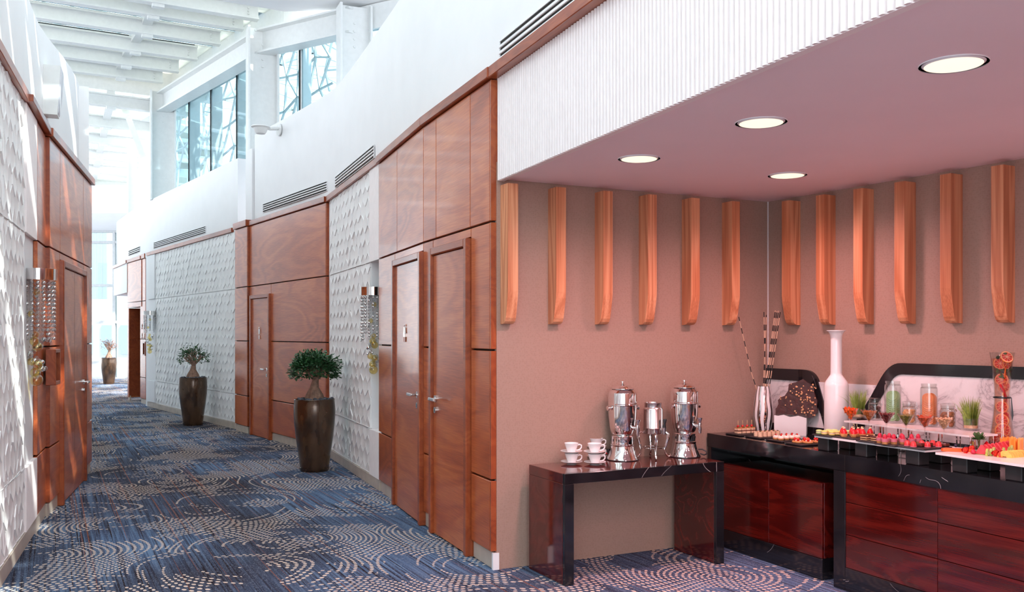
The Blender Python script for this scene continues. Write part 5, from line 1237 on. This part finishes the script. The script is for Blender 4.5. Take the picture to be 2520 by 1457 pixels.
sconce(Vector(((92-CU)/FPX*6.75, 6.75, 1.90)), 'bead wall sconce with chrome drum beside the near relief wall and house phone', 1)
sconce(scpos(RC, 918, 1.885, -.03), 'bead wall sconce half hidden by the wooden block with two doors', 2)
sconce(scpos(RE, 369, 1.89, .08), 'bead wall sconce farthest away by the lift niche', 3, 10, 10, .016)

# wall phone boxes
def phonebox(fr, s_, z, label, w_=.11, h_=.29):
    o = thing('wall_box', label, 'box', fr.w(s_, .0, z), fr.rz)
    for a, b, c, d_ in ((0, .022, 0, h_), (w_-.022, w_, 0, h_), (.022, w_-.022, 0, .03), (.022, w_-.022, h_-.03, h_)): part('frame', MB().cbox(a, b, .001, .075, c, d_), 'mahogany_dark', o, smooth=False)
    part('recess', MB().box(.022, w_-.022, .002, .02, .03, h_-.03), 'gap', o, smooth=False); part('hook', MB().cbox(w_/2-.012, w_/2+.012, .02, .045, .04, .06), 'chrome', o, smooth=False)
phonebox(LB, LB.s(149, .075), 1.09, 'wooden wall box with dark recess beside the near door', LB.s(137, .075)-LB.s(149, .075))
phonebox(P2, P2.s(356, .075), 1.05, 'wooden wall box with dark recess on the far pilaster', .2)
o = thing('notice_plate', 'small white and red notice plate under the near bead sconce', 'sign', LT.w(sl(113), .0, LT.z(113, 943)), LT.rz)
part('plate', MB().box(0, .03, .001, .004, 0, .11), 'white', o, smooth=False); part('red_band', MB().box(.008, .022, .004, .005, .012, .085), plain('red_print', (.55, .05, .05), .5), o, smooth=False)
for i, v_ in enumerate((803, 826)):
    for j, u_ in enumerate((349.5, 355)):
        o = thing('sign_symbol', 'small steel lift sign symbol %s on the far pilaster' % (['upper far', 'upper near', 'lower far', 'lower near'][i*2+j]), 'sign', P2.w(P2.s(u_), 0, P2.z(u_, v_)), P2.rz, 'steel symbols on the far pilaster'); figure(o, 0, 0, .001, j == 1, .45)

# potted bonsai
def bonsai(base, label, seed, leaves, crown=(.27, .25, .17), lm='leaf', lsz=.036, rz=0.0):
    rn = random.Random(seed); o = thing('potted_bonsai', label, 'plant', base, rz, 'potted bonsai along the corridor')
    part('pot', MB().lathe([(0, .03), (.150, .03), (.156, .034), (.160, .06), (.178, .20), (.204, .38), (.220, .53), (.226, .63), (.224, .71), (.218, .775), (.220, .785), (.217, .79), (.208, .785), (.205, .74), (0, .73)], 48), 'bronze', o)
    part('saucer', MB().lathe([(0, 0), (.152, 0), (.162, .028), (.164, .040), (.158, .040), (.15, .03), (0, .03)], 40), 'bronze', o)
    part('soil', MB().lathe([(0, .776), (.207, .770)], 32), 'soil', o)
    pb = MB()
    for i in range(70):
        a = rn.uniform(0, 2*PI); r_ = .19*math.sqrt(rn.random()); pb.ball((r_*math.cos(a), r_*math.sin(a), .782+rn.uniform(0, .014)), rn.uniform(.014, .024), 7, 5, (1, rn.uniform(.7, 1), .6))
    part('pebbles', pb, 'pebble', o, kind='stuff')
    tr = MB()
    tr.tube([(.0, 0, .75), (.01, 0, .80), (.005, .0, .86), (.0, 0, .92), (.01, 0, .98), (.02, 0, 1.03)], [.088, .088, .070, .048, .036, .028], 12)
    for a in (.3, 1.9, 3.4, 4.6, 5.6): tr.tube([(.03*math.cos(a), .03*math.sin(a), .90), (.06*math.cos(a), .06*math.sin(a), .83), (.085*math.cos(a), .085*math.sin(a), .77), (.10*math.cos(a), .10*math.sin(a), .745)], [.024, .034, .032, .020], 9)
    part('trunk', tr, 'bark', o, ang=60)
    cz = .96+crown[2]*.95; br_ = MB(); ends = []
    for i in range(16):
        a = 2*PI*i/16+rn.uniform(-.2, .2); e_ = rn.uniform(.05, 1.3); q = Vector((crown[0]*.8*math.cos(a)*math.cos(e_), crown[1]*.8*math.sin(a)*math.cos(e_), cz-crown[2]*.35+crown[2]*1.05*math.sin(e_)))
        s0 = Vector((.01, 0, .98)); m_ = s0.lerp(q, .5)+Vector((rn.uniform(-.03, .03), rn.uniform(-.03, .03), .015)); br_.tube([s0, m_, q], [.014, .009, .003], 6); ends.append(q)
        for k_ in range(3): q2_ = q+Vector((rn.uniform(-.08, .08), rn.uniform(-.08, .08), rn.uniform(-.02, .06))); br_.tube([m_, (m_+q2_)/2, q2_], [.006, .004, .0015], 5); ends.append(q2_)
    part('branches', br_, 'bark', o)
    lf = MB()
    for i in range(leaves):
        if rn.random() < .5: c_ = rn.choice(ends)+Vector((rn.gauss(0, .035), rn.gauss(0, .035), rn.gauss(0, .025)))
        else:
            a = rn.uniform(0, 2*PI); sn = rn.uniform(-.35, 1); cs_ = math.sqrt(1-sn*sn); f = rn.uniform(.75, 1.05)
            c_ = Vector((crown[0]*f*math.cos(a)*cs_, crown[1]*f*math.sin(a)*cs_, cz-crown[2]*.25+crown[2]*f*sn))
        d_ = Vector((c_.x, c_.y, (c_.z-cz)*.8))+Vector((rn.gauss(0, .12), rn.gauss(0, .12), rn.gauss(.02, .10)))
        leafmesh(lf, c_, d_, (rn.uniform(-.4, .4), rn.uniform(-.6, .2), 1), lsz*rn.uniform(.7, 1.2), lsz*.55)
    part('foliage', lf, lm, o, kind='stuff', smooth=False)
b1 = onz(774, 1158, 0); b2 = onz(475, 1046, 0); b3 = onz(268, 945, 0)
bonsai(b1, 'dense green bonsai in a bronze pot nearest the wooden block', 11, 2900, (.265, .24, .175), lsz=.042)
bonsai(b2, 'airy bonsai in a bronze pot before the long relief wall', 12, 480, (.25, .22, .17), lsz=.044)
bonsai(b3, 'sparse reddish bonsai in a bronze pot before the end glazing', 13, 130, (.24, .22, .22), 'leaf_warm', .045)
